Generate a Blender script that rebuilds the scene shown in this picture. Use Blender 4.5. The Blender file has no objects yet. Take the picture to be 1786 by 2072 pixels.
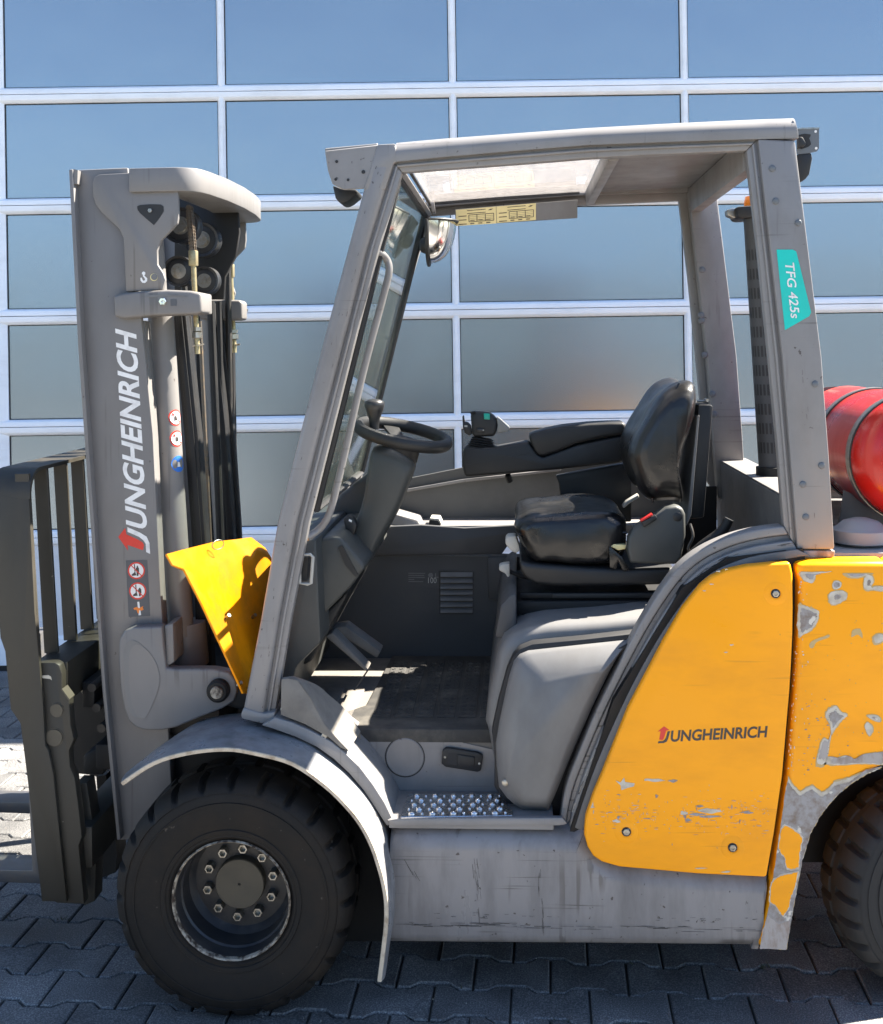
import bpy, bmesh, math, random
from mathutils import Vector, Matrix, noise as mnoise
R = math.radians
random.seed(7)
S = bpy.context.scene
COL = S.collection

# ---------------------------------------------------------------- camera
# The truck stands along world X (rear = +X), depth = +Y, ground z = 0.
CAM_H, CAM_D, FPX = 1.66, 2.865, 2340.0      # eye height, distance to the wheel plane, focal length in picture units
YAW, ROLL = R(3.7), R(0.87)
U0, V0 = 893.0, 702.0                         # where the camera's level axis meets the 1786 x 2072 picture
CAM = Vector((0.0, -CAM_D, CAM_H))
FWD = Vector((-math.sin(YAW), math.cos(YAW), 0))
RGT = Vector((math.cos(YAW), math.sin(YAW), 0))
cr_, sr_ = math.cos(ROLL), math.sin(ROLL)
cam_right = RGT * cr_ - Vector((0, 0, 1)) * sr_
cam_up = RGT * sr_ + Vector((0, 0, 1)) * cr_
cd = bpy.data.cameras.new('camera'); cam = bpy.data.objects.new('camera', cd); COL.objects.link(cam)
m = Matrix((cam_right, cam_up, -FWD)).transposed().to_4x4(); m.translation = CAM
cam.matrix_world = m
cd.sensor_fit = 'VERTICAL'; cd.sensor_height = 36.0; cd.sensor_width = 36.0
cd.lens = 36.0 * FPX / 2072.0
cd.shift_y = (V0 - 1036.0) / 2072.0
cd.shift_x = 0.0
cd.clip_start = 0.05; cd.clip_end = 500
S.camera = cam
S.render.resolution_x, S.render.resolution_y = 883, 1024

# ---------------------------------------------------------------- sky, sun, exposure
SUN = Vector((0.78, 0.29, 1.0)).normalized()
w = bpy.data.worlds.new('World'); S.world = w; w.use_nodes = True
nt = w.node_tree; nt.nodes.clear()
sky = nt.nodes.new('ShaderNodeTexSky'); sky.sky_type = 'NISHITA'; sky.sun_disc = False
sky.sun_elevation = math.asin(SUN.z); sky.sun_rotation = math.atan2(SUN.x, SUN.y)
sky.altitude = 800; sky.air_density = 1.0; sky.dust_density = 0.1; sky.ozone_density = 3.0
bg = nt.nodes.new('ShaderNodeBackground'); bg.inputs[1].default_value = 0.05
wo = nt.nodes.new('ShaderNodeOutputWorld')
nt.links.new(sky.outputs[0], bg.inputs[0]); nt.links.new(bg.outputs[0], wo.inputs[0])
sl = bpy.data.lights.new('sun', 'SUN'); sl.energy = 5.0; sl.angle = R(0.53); sl.color = (1.0, 0.93, 0.82)
sun = bpy.data.objects.new('sun', sl); COL.objects.link(sun)
sun.rotation_euler = SUN.to_track_quat('Z', 'Y').to_euler(); sun.location = (4, 2, 8)
S.view_settings.view_transform = 'Standard'; S.view_settings.look = 'None'
S.view_settings.exposure = 2.7; S.view_settings.gamma = 1.0
try: S.view_settings.use_curve_mapping = False
except Exception: pass

# ---------------------------------------------------------------- pixel -> place (a pixel gives a direction, y the depth of the thing)
def ray(u, v):
    a, b = u - U0, V0 - v
    return FWD * FPX + RGT * (a * cr_ + b * sr_) + Vector((0, 0, 1)) * (-a * sr_ + b * cr_)
def P(u, v, y):
    d = ray(u, v); t = (y + CAM_D) / d.y
    return CAM + d * t
def PX(u, v, x):                               # on a plane of given x
    d = ray(u, v); return CAM + d * (x / d.x)
def PZ(u, v, z):                               # on a level plane
    d = ray(u, v); return CAM + d * ((z - CAM_H) / d.z)
def PP(pts, y): return [P(u, v, y) for u, v in pts]
def crs(pts, k=4, closed=True):                # Catmull-Rom through 2-D or 3-D points
    n = len(pts); out = []
    V = [Vector(p) for p in pts]
    rng = range(n) if closed else range(n - 1)
    for i in rng:
        if closed: a, b, c, d = V[(i-1) % n], V[i], V[(i+1) % n], V[(i+2) % n]
        else: a, b, c, d = V[max(i-1, 0)], V[i], V[i+1], V[min(i+2, n-1)]
        for j in range(k):
            t = j / k
            out.append(0.5 * ((2*b) + (c-a)*t + (2*a-5*b+4*c-d)*t*t + (3*b-a-3*c+d)*t*t*t))
    if not closed: out.append(V[-1])
    return out
def sm(pts, k=4, closed=True): return [tuple(p) for p in crs(pts, k, closed)]

# ---------------------------------------------------------------- materials
MATS = {}
def nodes_of(name):
    mt = bpy.data.materials.new(name); mt.use_nodes = True
    MATS[name] = mt
    n = mt.node_tree.nodes; return mt, n, mt.node_tree.links, n['Principled BSDF']
def mat(name, col, rough=0.5, metal=0.0, dirt=None, dirt_amt=0.35, scale=6.0, streak=1.0, bump=0.0, bscale=200.0,
        rvar=0.15, ior=1.5, coat=0.0, speck=None, ramp=(0.46, 0.70), lines=(), spec=None):
    mt, n, l, b = nodes_of(name)
    b.inputs['Base Color'].default_value = (*col, 1); b.inputs['Roughness'].default_value = rough
    b.inputs['Metallic'].default_value = metal; b.inputs['IOR'].default_value = ior
    b.inputs['Coat Weight'].default_value = coat; b.inputs['Coat Roughness'].default_value = 0.12
    tc = n.new('ShaderNodeTexCoord'); mp = n.new('ShaderNodeMapping'); mp.inputs['Scale'].default_value = (1, 1, streak)
    l.new(tc.outputs['Object'], mp.inputs[0])
    ns = n.new('ShaderNodeTexNoise'); ns.inputs['Scale'].default_value = scale; ns.inputs['Detail'].default_value = 8
    ns.inputs['Roughness'].default_value = 0.65
    l.new(mp.outputs[0], ns.inputs[0])
    last = None
    if dirt:
        rp = n.new('ShaderNodeValToRGB'); rp.color_ramp.elements[0].position = ramp[0]; rp.color_ramp.elements[1].position = ramp[1]
        l.new(ns.outputs[0], rp.inputs[0])
        mm = n.new('ShaderNodeMath'); mm.operation = 'MULTIPLY'; mm.inputs[1].default_value = dirt_amt
        l.new(rp.outputs[0], mm.inputs[0])
        mx = n.new('ShaderNodeMix'); mx.data_type = 'RGBA'
        mx.inputs[6].default_value = (*col, 1); mx.inputs[7].default_value = (*dirt, 1)
        l.new(mm.outputs[0], mx.inputs[0]); last = mx.outputs[2]
    if speck:
        n2 = n.new('ShaderNodeTexNoise'); n2.inputs['Scale'].default_value = speck[1]; n2.inputs['Detail'].default_value = 4
        l.new(tc.outputs['Object'], n2.inputs[0])
        r2 = n.new('ShaderNodeValToRGB'); r2.color_ramp.elements[0].position = speck[2]; r2.color_ramp.elements[1].position = speck[2] + 0.04
        l.new(n2.outputs[0], r2.inputs[0])
        m2 = n.new('ShaderNodeMix'); m2.data_type = 'RGBA'; m2.inputs[6].default_value = (*col, 1); m2.inputs[7].default_value = (*speck[0], 1)
        if last: l.new(last, m2.inputs[6])
        l.new(r2.outputs[0], m2.inputs[0]); last = m2.outputs[2]
    for sc3, thr, lc, amt in lines:            # fine scrapes along one direction, broken up by a coarse mask
        mp2 = n.new('ShaderNodeMapping'); mp2.inputs['Scale'].default_value = sc3; l.new(tc.outputs['Object'], mp2.inputs[0])
        q1 = n.new('ShaderNodeTexNoise'); q1.inputs['Scale'].default_value = 1.0; q1.inputs['Detail'].default_value = 3; l.new(mp2.outputs[0], q1.inputs[0])
        q2 = n.new('ShaderNodeTexNoise'); q2.inputs['Scale'].default_value = 5.5; q2.inputs['Detail'].default_value = 2; l.new(tc.outputs['Object'], q2.inputs[0])
        a1 = n.new('ShaderNodeMapRange'); a1.inputs[1].default_value = thr; a1.inputs[2].default_value = thr + .06; l.new(q1.outputs[0], a1.inputs[0])
        a2 = n.new('ShaderNodeMapRange'); a2.inputs[1].default_value = .48; a2.inputs[2].default_value = .60; a2.inputs[4].default_value = amt; l.new(q2.outputs[0], a2.inputs[0])
        a3 = n.new('ShaderNodeMath'); a3.operation = 'MULTIPLY'; l.new(a1.outputs[0], a3.inputs[0]); l.new(a2.outputs[0], a3.inputs[1])
        mm2 = n.new('ShaderNodeMix'); mm2.data_type = 'RGBA'; mm2.inputs[6].default_value = (*col, 1); mm2.inputs[7].default_value = (*lc, 1)
        if last: l.new(last, mm2.inputs[6])
        l.new(a3.outputs[0], mm2.inputs[0]); last = mm2.outputs[2]
    if last: l.new(last, b.inputs['Base Color'])
    if spec is not None: b.inputs['Specular IOR Level'].default_value = spec
    rr = n.new('ShaderNodeMapRange'); rr.inputs[1].default_value = 0.3; rr.inputs[2].default_value = 0.75
    rr.inputs[3].default_value = max(0.03, rough - rvar * 0.5); rr.inputs[4].default_value = min(1, rough + rvar)
    l.new(ns.outputs[0], rr.inputs[0]); l.new(rr.outputs[0], b.inputs['Roughness'])
    if bump:
        n3 = n.new('ShaderNodeTexNoise'); n3.inputs['Scale'].default_value = bscale; n3.inputs['Detail'].default_value = 3
        l.new(tc.outputs['Object'], n3.inputs[0])
        bp = n.new('ShaderNodeBump'); bp.inputs['Strength'].default_value = bump; bp.inputs['Distance'].default_value = 0.002
        l.new(n3.outputs[0], bp.inputs['Height']); l.new(bp.outputs[0], b.inputs['Normal'])
    return mt

mat('grip_grey', (0.20, 0.195, 0.18), 0.45)
mat('scuff_dark', (0.045, 0.038, 0.034), 0.7)
mat('grey_paint', (0.20, 0.192, 0.188), 0.38, dirt=(0.12, 0.11, 0.10), dirt_amt=0.5, scale=5, streak=0.6, rvar=0.2, speck=((0.07, 0.06, 0.055), 60, 0.70), lines=(((2, 2, 90), .62, (0.07, .06, .055), .5), ((70, 70, 3), .62, (.10, .09, .085), .5)))
mat('skirt_paint', (0.21, 0.20, 0.198), 0.36, dirt=(0.10, 0.09, 0.085), dirt_amt=0.7, scale=9, streak=0.22, rvar=0.25, speck=((0.06, 0.05, 0.045), 55, 0.685), lines=(((1.6, 1.6, 95), .585, (0.045, .04, .036), .85), ((45, 45, 2.2), .58, (.085, .075, .07), .7)))
mat('mast_paint', (0.165, 0.157, 0.152), 0.42, dirt=(0.11, 0.10, 0.09), dirt_amt=0.45, scale=4, streak=0.35, speck=((0.06, 0.05, 0.045), 40, 0.72), lines=(((60, 60, 2), .60, (.09, .082, .075), .6),))
mat('fender_paint', (0.21, 0.21, 0.215), 0.30, dirt=(0.08, 0.078, 0.075), dirt_amt=0.75, scale=11, streak=1, rvar=0.3, speck=((0.06, 0.055, 0.05), 35, 0.68))
mat('fender_edge', (0.50, 0.43, 0.33), 0.7, dirt=(0.20, 0.14, 0.09), dirt_amt=0.8, scale=30)
mat('hood_grey', (0.145, 0.143, 0.141), 0.45, dirt=(0.09, 0.085, 0.08), dirt_amt=0.6, scale=6, streak=0.5, rvar=0.2)
mat('yellow_paint', (0.90, 0.345, 0.003), 0.36, spec=0.28, dirt=(0.70, 0.27, 0.015), dirt_amt=0.5, scale=4, streak=2.5, rvar=0.2, speck=((0.45, 0.24, 0.08), 46, 0.725), lines=(((3, 3, 80), .63, (.55, .22, .02), .6),))
mat('cover_yellow', (0.86, 0.285, 0.002), 0.36, spec=0.28, dirt=(0.30, 0.15, 0.03), dirt_amt=0.6, scale=7, rvar=0.2)
mat('primer_cream', (0.52, 0.48, 0.40), 0.6, dirt=(0.36, 0.30, 0.22), dirt_amt=0.8, scale=34, ramp=(.42, .66))
mat('primer_tan', (0.46, 0.33, 0.14), 0.6, scale=40)
mat('bare_steel', (0.27,0.262,0.262), 0.45, dirt=(0.15, 0.10, 0.065), dirt_amt=0.8, scale=38, ramp=(.42, .66), speck=((0.55, 0.52, 0.46), 30, 0.66))
mat('rusty_steel', (0.33, 0.30, 0.28), 0.55, dirt=(0.16, 0.075, 0.03), dirt_amt=0.9, scale=30, streak=0.4)
mat('carriage_paint', (0.023, 0.020, 0.014), 0.5, dirt=(0.055, 0.047, 0.033), dirt_amt=0.5, scale=7, streak=0.4, rvar=0.2, speck=((0.24, 0.22, 0.18), 45, 0.745))
mat('fork_steel', (0.10, 0.10, 0.105), 0.38, 0.4, dirt=(0.16, 0.13, 0.10), dirt_amt=0.6, scale=12)
mat('black_paint', (0.0075, 0.0075, 0.008), 0.55, dirt=(0.022, 0.019, 0.016), spec=0.35, dirt_amt=0.4, scale=9)
mat('black_plastic', (0.0075, 0.008, 0.009), 0.5, dirt=(0.026, 0.025, 0.023), dirt_amt=0.4, scale=8, bump=0.15, bscale=500)
mat('grey_plastic', (0.040, 0.043, 0.041), 0.48, dirt=(0.075, 0.073, 0.064), dirt_amt=0.5, scale=7, bump=0.12, bscale=600)
mat('wall_plastic', (0.045, 0.046, 0.049), 0.55, dirt=(0.055, 0.052, 0.05), dirt_amt=0.45, scale=6, bump=0.1, bscale=600)
mat('floor_mat', (0.036, 0.034, 0.031), 0.75, dirt=(0.15, 0.135, 0.11), dirt_amt=0.6, scale=8, bump=0.2, bscale=250)
mat('floor_plate', (0.17, 0.155, 0.135), 0.7, dirt=(0.08, 0.075, 0.07), dirt_amt=0.6, scale=9)
mat('rubber', (0.0055, 0.005, 0.0048), 0.7, spec=0.3, dirt=(0.020, 0.015, 0.0105), dirt_amt=0.9, scale=6, ramp=(0.42, 0.66), bump=0.3, bscale=120, speck=((0.07, 0.06, 0.05), 45, 0.72))
mat('tyre_grey', (0.016, 0.0155, 0.0155), 0.8, dirt=(0.04, 0.037, 0.034), dirt_amt=0.7, scale=8, bump=0.25, bscale=120)
mat('hose_rubber', (0.015, 0.0135, 0.0125), 0.5, dirt=(0.05, 0.04, 0.03), dirt_amt=0.6, scale=20)
mat('vinyl', (0.006, 0.006, 0.0065), 0.30, dirt=(0.024, 0.022, 0.020), dirt_amt=0.5, scale=9, bump=0.9, bscale=22, rvar=0.14)
mat('gasket', (0.014, 0.014, 0.015), 0.6)
mat('chrome', (0.75, 0.74, 0.72), 0.12, 1.0)
mat('zinc', (0.38, 0.37, 0.34), 0.38, 1.0, dirt=(0.20, 0.15, 0.08), dirt_amt=0.7, scale=60)
mat('tread_steel', (0.62, 0.63, 0.65), 0.25, 1.0, dirt=(0.30, 0.29, 0.28), dirt_amt=0.6, scale=40)
mat('chain_steel', (0.13, 0.11, 0.09), 0.45, 0.6, dirt=(0.25, 0.16, 0.08), dirt_amt=0.6, scale=60)
mat('roller_black', (0.02, 0.02, 0.021), 0.35)
mat('rim_paint', (0.018, 0.0185, 0.021), 0.42, dirt=(0.07, 0.06, 0.05), dirt_amt=0.6, scale=14)
mat('rim_edge', (0.40, 0.34, 0.26), 0.65, dirt=(0.04, 0.025, 0.016), dirt_amt=1.0, scale=48, ramp=(0.40, 0.58))
mat('hub_paint', (0.065, 0.055, 0.038), 0.5, dirt=(0.05, 0.043, 0.033), dirt_amt=0.5, scale=20)
mat('gas_red', (0.40, 0.010, 0.006), 0.30, dirt=(0.30, 0.035, 0.022), dirt_amt=0.8, scale=5, streak=0.5, rvar=0.3, lines=(((60, 3, 60), .60, (.5, .16, .12), .5),))
mat('cap_grey', (0.26, 0.255, 0.26), 0.45, dirt=(0.3, 0.29, 0.28), dirt_amt=0.4, scale=12)
mat('white_plastic', (0.38, 0.37, 0.335), 0.45, dirt=(0.30, 0.28, 0.24), dirt_amt=0.5, scale=30)
mat('letter_white', (0.74, 0.73, 0.71), 0.5, dirt=(0.45, 0.43, 0.41), dirt_amt=0.5, scale=35)
mat('letter_red', (0.62, 0.035, 0.02), 0.5, dirt=(0.45, 0.05, 0.03), scale=30)
mat('letter_black', (0.045, 0.035, 0.03), 0.5)
mat('sign_white', (0.72, 0.71, 0.68), 0.5)
mat('sign_blue', (0.02, 0.14, 0.50), 0.5)
mat('sign_grey', (0.075, 0.078, 0.085), 0.5)
mat('sign_orange', (0.70, 0.19, 0.02), 0.5)
mat('teal', (0.0, 0.50, 0.42), 0.42, dirt=(0.02, 0.40, 0.34), dirt_amt=0.5, scale=12)
mat('teal_button', (0.0, 0.35, 0.25), 0.3)
mat('plate_yellow', (0.66, 0.56, 0.27), 0.45, dirt=(0.52, 0.43, 0.2), scale=30)
mat('red_buckle', (0.50, 0.02, 0.015), 0.35)
mat('bolt_cap', (0.11, 0.12, 0.13), 0.4)
mat('alu_frame', (0.88, 0.89, 0.92), 0.38, dirt=(0.60, 0.60, 0.60), dirt_amt=0.4, scale=3, streak=3)
mat('alu_bevel', (0.66, 0.63, 0.60), 0.5, dirt=(0.45, 0.42, 0.38), dirt_amt=0.5, scale=12)
mat('door_panel', (0.74, 0.74, 0.77), 0.5, dirt=(0.6, 0.6, 0.6), dirt_amt=0.3, scale=3)
mat('facade', (0.60, 0.59, 0.57), 0.85, dirt=(0.5, 0.48, 0.46), scale=2, bump=0.3, bscale=60)
mat('roofing', (0.14, 0.14, 0.15), 0.8)
mat('hedge_leaf', (0.035, 0.045, 0.022), 0.7, dirt=(0.07, 0.065, 0.035), dirt_amt=0.8, scale=14)
mat('bark', (0.10, 0.07, 0.05), 0.9)
mat('brick_wall', (0.24, 0.15, 0.10), 0.85, dirt=(0.16, 0.11, 0.08), scale=3)
mat('brass', (0.40, 0.34, 0.20), 0.4, 0.7, dirt=(0.20, 0.13, 0.06), dirt_amt=0.7, scale=60)
mat('bulkhead', (0.085, 0.084, 0.082), 0.5, dirt=(0.05, 0.048, 0.045), dirt_amt=0.5, scale=6)
mat('concrete', (0.28, 0.26, 0.235), 0.85, dirt=(0.22, 0.20, 0.18), scale=1.2, bump=0.2, bscale=80)
mat('asphalt', (0.055, 0.053, 0.05), 0.85, dirt=(0.08, 0.075, 0.07), scale=2, bump=0.3, bscale=120)
mat('lamp_orange', (0.75, 0.20, 0.01), 0.3)

# door pane: tinted acrylic that mirrors the sky
mt, n, l, b = nodes_of('pane')
b.inputs['Base Color'].default_value = (0.072, 0.060, 0.050, 1); b.inputs['Roughness'].default_value = 0.27; b.inputs['IOR'].default_value = 4.0; b.inputs['Specular Tint'].default_value = (0.72, 0.87, 1.0, 1)
tc = n.new('ShaderNodeTexCoord'); ns = n.new('ShaderNodeTexNoise'); ns.inputs['Scale'].default_value = 1.3; ns.inputs['Detail'].default_value = 2
l.new(tc.outputs['Object'], ns.inputs[0])
bp = n.new('ShaderNodeBump'); bp.inputs['Strength'].default_value = 0.12; bp.inputs['Distance'].default_value = 0.05
l.new(ns.outputs[0], bp.inputs['Height']); l.new(bp.outputs[0], b.inputs['Normal'])

def glassmat(name, tint, refl, dirt, dirtcol=(0.8, 0.8, 0.75), scale=8):
    mt, n, l, b = nodes_of(name); n.remove(b); out = n['Material Output']
    tr = n.new('ShaderNodeBsdfTransparent'); tr.inputs[0].default_value = (*tint, 1)
    gl = n.new('ShaderNodeBsdfGlossy'); gl.inputs['Roughness'].default_value = 0.03
    lw = n.new('ShaderNodeLayerWeight'); lw.inputs[0].default_value = 0.5
    pw = n.new('ShaderNodeMath'); pw.operation = 'POWER'; pw.inputs[1].default_value = 5.0; l.new(lw.outputs['Facing'], pw.inputs[0])
    fr = n.new('ShaderNodeMath'); fr.operation = 'MULTIPLY_ADD'; fr.inputs[1].default_value = 0.95; fr.inputs[2].default_value = 0.04; l.new(pw.outputs[0], fr.inputs[0])
    m1 = n.new('ShaderNodeMixShader'); l.new(fr.outputs[0], m1.inputs[0]); l.new(tr.outputs[0], m1.inputs[1]); l.new(gl.outputs[0], m1.inputs[2])
    df = n.new('ShaderNodeBsdfDiffuse'); df.inputs[0].default_value = (*dirtcol, 1)
    tl = n.new('ShaderNodeBsdfTranslucent'); tl.inputs[0].default_value = (*dirtcol, 1)
    m2 = n.new('ShaderNodeMixShader'); m2.inputs[0].default_value = 0.6; l.new(df.outputs[0], m2.inputs[1]); l.new(tl.outputs[0], m2.inputs[2])
    tc = n.new('ShaderNodeTexCoord'); ns = n.new('ShaderNodeTexNoise'); ns.inputs['Scale'].default_value = scale; ns.inputs['Detail'].default_value = 6
    l.new(tc.outputs['Object'], ns.inputs[0])
    mr = n.new('ShaderNodeMapRange'); mr.inputs[1].default_value = 0.35; mr.inputs[2].default_value = 0.75; mr.inputs[3].default_value = dirt[0]; mr.inputs[4].default_value = dirt[1]
    l.new(ns.outputs[0], mr.inputs[0])
    m3 = n.new('ShaderNodeMixShader'); l.new(mr.outputs[0], m3.inputs[0]); l.new(m1.outputs[0], m3.inputs[1]); l.new(m2.outputs[0], m3.inputs[2])
    l.new(m3.outputs[0], out.inputs[0])
glassmat('windscreen', (0.90, 0.95, 0.92), 1.5, (0.015, 0.06), (0.55, 0.62, 0.52))
glassmat('roof_glass', (0.97, 0.97, 0.965), 1.5, (0.09, 0.17), (0.92, 0.86, 0.83), 45)

# paving concrete: every stone a little different
mt, n, l, b = nodes_of('paver')
tc = n.new('ShaderNodeTexCoord'); geo = n.new('ShaderNodeNewGeometry'); oi = n.new('ShaderNodeObjectInfo')
n1 = n.new('ShaderNodeTexNoise'); n1.inputs['Scale'].default_value = 260; n1.inputs['Detail'].default_value = 2
n2 = n.new('ShaderNodeTexNoise'); n2.inputs['Scale'].default_value = 7; n2.inputs['Detail'].default_value = 6
l.new(geo.outputs['Position'], n1.inputs[0]); l.new(geo.outputs['Position'], n2.inputs[0])
r1 = n.new('ShaderNodeValToRGB'); e = r1.color_ramp.elements
e[0].position = 0.30; e[0].color = (0.066, 0.067, 0.069, 1); e[1].position = 0.72; e[1].color = (0.32, 0.31, 0.295, 1)
x = e.new(0.5); x.color = (0.130, 0.128, 0.126, 1)
l.new(n1.outputs[0], r1.inputs[0])
r2 = n.new('ShaderNodeMapRange'); r2.inputs[1].default_value = 0.3; r2.inputs[2].default_value = 0.7; r2.inputs[3].default_value = 0.66; r2.inputs[4].default_value = 1.12
l.new(n2.outputs[0], r2.inputs[0])
r3 = n.new('ShaderNodeMapRange'); r3.inputs[3].default_value = 0.72; r3.inputs[4].default_value = 1.18; l.new(oi.outputs['Random'], r3.inputs[0])
n4 = n.new('ShaderNodeTexNoise'); n4.inputs['Scale'].default_value = 1.9; n4.inputs['Detail'].default_value = 4; l.new(geo.outputs['Position'], n4.inputs[0])
r4 = n.new('ShaderNodeMapRange'); r4.inputs[1].default_value = 0.38; r4.inputs[2].default_value = 0.62; r4.inputs[3].default_value = 0.72; r4.inputs[4].default_value = 1.1; l.new(n4.outputs[0], r4.inputs[0])
mu0 = n.new('ShaderNodeMath'); mu0.operation = 'MULTIPLY'; l.new(r2.outputs[0], mu0.inputs[0]); l.new(r4.outputs[0], mu0.inputs[1])
mu = n.new('ShaderNodeMath'); mu.operation = 'MULTIPLY'; l.new(mu0.outputs[0], mu.inputs[0]); l.new(r3.outputs[0], mu.inputs[1])
mv = n.new('ShaderNodeVectorMath'); mv.operation = 'SCALE'; l.new(r1.outputs[0], mv.inputs[0]); l.new(mu.outputs[0], mv.inputs['Scale'])
l.new(mv.outputs[0], b.inputs['Base Color']); b.inputs['Roughness'].default_value = 0.62
bp = n.new('ShaderNodeBump'); bp.inputs['Strength'].default_value = 0.45; bp.inputs['Distance'].default_value = 0.003
l.new(n1.outputs[0], bp.inputs['Height']); l.new(bp.outputs[0], b.inputs['Normal'])
mat('joint_sand', (0.055, 0.050, 0.043), 0.95, dirt=(0.09, 0.085, 0.05), scale=9, bump=0.6, bscale=150)

# ---------------------------------------------------------------- mesh helpers
ORG = [Vector((0, 0, 0))]                     # base of the thing being built
def mk(name, bm, mname, parent=None, bevel=0.0, seg=2, ang=32, label=None, flat=False, bang=28):
    bmesh.ops.remove_doubles(bm, verts=bm.verts, dist=1e-5)
    bmesh.ops.recalc_face_normals(bm, faces=bm.faces)
    if bevel:
        ed = [e for e in bm.edges if len(e.link_faces) == 2 and e.calc_face_angle(0) > R(bang)]
        try: bmesh.ops.bevel(bm, geom=ed, offset=bevel, segments=seg, profile=0.5, affect='EDGES', clamp_overlap=True)
        except Exception: pass
    bmesh.ops.translate(bm, verts=bm.verts, vec=-ORG[0])
    me = bpy.data.meshes.new(name); bm.to_mesh(me); bm.free()
    if not flat:
        me.polygons.foreach_set('use_smooth', [True] * len(me.polygons)); me.set_sharp_from_angle(angle=R(ang))
    me.materials.append(MATS[mname])
    o = bpy.data.objects.new(name, me); COL.objects.link(o)
    if parent: o.parent = parent
    if label: o['label'] = label
    return o
def thing(name, label, cat, loc, group=None, rz=0):
    o = bpy.data.objects.new(name, None); COL.objects.link(o); o.location = loc; o.rotation_euler.z = rz
    o['label'] = label; o['category'] = cat
    if group: o['group'] = group
    o.empty_display_size = 0.2
    ORG[0] = Vector(loc) if rz == 0 else Vector((0, 0, 0))
    return o
def nb(): return bmesh.new()
def prism(bm, pts, vec):
    vec = Vector(vec); a = [bm.verts.new(p) for p in pts]; b2 = [bm.verts.new(Vector(p) + vec) for p in pts]
    n = len(a)
    bm.faces.new(a); bm.faces.new(b2[::-1])
    for i in range(n): bm.faces.new((a[i], b2[i], b2[(i+1) % n], a[(i+1) % n]))
def box(bm, x0, x1, y0, y1, z0, z1):
    prism(bm, [(x0, y0, z0), (x1, y0, z0), (x1, y0, z1), (x0, y0, z1)], (0, y1 - y0, 0))
def frame_of(d):
    d = Vector(d).normalized(); h = Vector((0, 0, 1)) if abs(d.z) < 0.9 else Vector((1, 0, 0))
    a = d.cross(h).normalized(); return a, d.cross(a).normalized()
def cyl(bm, p0, p1, r0, r1=None, n=20, cap=True):
    p0, p1 = Vector(p0), Vector(p1); r1 = r0 if r1 is None else r1
    a, c = frame_of(p1 - p0); A, B = [], []
    for i in range(n):
        t = 2 * math.pi * i / n; o = a * math.cos(t) + c * math.sin(t)
        A.append(bm.verts.new(p0 + o * r0)); B.append(bm.verts.new(p1 + o * r1))
    for i in range(n): bm.faces.new((A[i], A[(i+1) % n], B[(i+1) % n], B[i]))
    if cap: bm.faces.new(A[::-1]); bm.faces.new(B)
def tube(bm, pts, r, n=10, closed=False, flat=1.0):
    pts = [Vector(p) for p in pts]; k = len(pts); rings = []
    t0 = (pts[1] - pts[0]).normalized(); a, c = frame_of(t0)
    for i in range(k):
        if closed: t = (pts[(i+1) % k] - pts[i-1]).normalized()
        else: t = (pts[min(i+1, k-1)] - pts[max(i-1, 0)]).normalized()
        q = t0.rotation_difference(t); a = q @ a; c = q @ c; t0 = t
        rr = r[i] if isinstance(r, (list, tuple)) else r
        rings.append([bm.verts.new(pts[i] + a * (rr * math.cos(2*math.pi*j/n)) + c * (rr * flat * math.sin(2*math.pi*j/n))) for j in range(n)])
    for i in range(k if closed else k - 1):
        A, B = rings[i], rings[(i+1) % k]
        for j in range(n): bm.faces.new((A[j], A[(j+1) % n], B[(j+1) % n], B[j]))
    if not closed: bm.faces.new(rings[0][::-1]); bm.faces.new(rings[-1])
def lathe(bm, prof, org, axis, n=48, cap=False):
    org = Vector(org); ax = Vector(axis).normalized(); a, c = frame_of(ax); rings = []
    for r, h in prof:
        rings.append([bm.verts.new(org + ax * h + (a * math.cos(2*math.pi*j/n) + c * math.sin(2*math.pi*j/n)) * max(r, 1e-4)) for j in range(n)])
    for A, B in zip(rings, rings[1:]):
        for j in range(n): bm.faces.new((A[j], A[(j+1) % n], B[(j+1) % n], B[j]))
    if cap: bm.faces.new(rings[0][::-1]); bm.faces.new(rings[-1])
def loft(bm, curves, closed=False, caps=False):
    rows = [[bm.verts.new(p) for p in c] for c in curves]; n = len(rows[0])
    for A, B in zip(rows, rows[1:]):
        for j in range(n if closed else n - 1): bm.faces.new((A[j], A[(j+1) % n], B[(j+1) % n], B[j]))
    if caps: bm.faces.new(rows[0][::-1]); bm.faces.new(rows[-1])
def plate(name, pts, y0, y1, mname, parent, bevel=0.0, seg=2, label=None, k=0, ang=32):
    bm = nb(); q = sm(pts, k) if k else pts
    prism(bm, PP(q, y0), (0, y1 - y0, 0)); return mk(name, bm, mname, parent, bevel, seg, label=label, ang=ang)
def band(A, B): return list(A) + list(B)[::-1]
def mirror(o, yc=0.6, parent=None, name=None):
    me = o.data.copy(); bm = bmesh.new(); bm.from_mesh(me)
    for v in bm.verts: v.co.y = 2 * (yc - ORG[0].y) - v.co.y
    bmesh.ops.reverse_faces(bm, faces=bm.faces); bm.to_mesh(me); bm.free()
    c = bpy.data.objects.new(name or o.name.split('.')[0], me); COL.objects.link(c); c.parent = parent or o.parent
    return c
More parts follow.
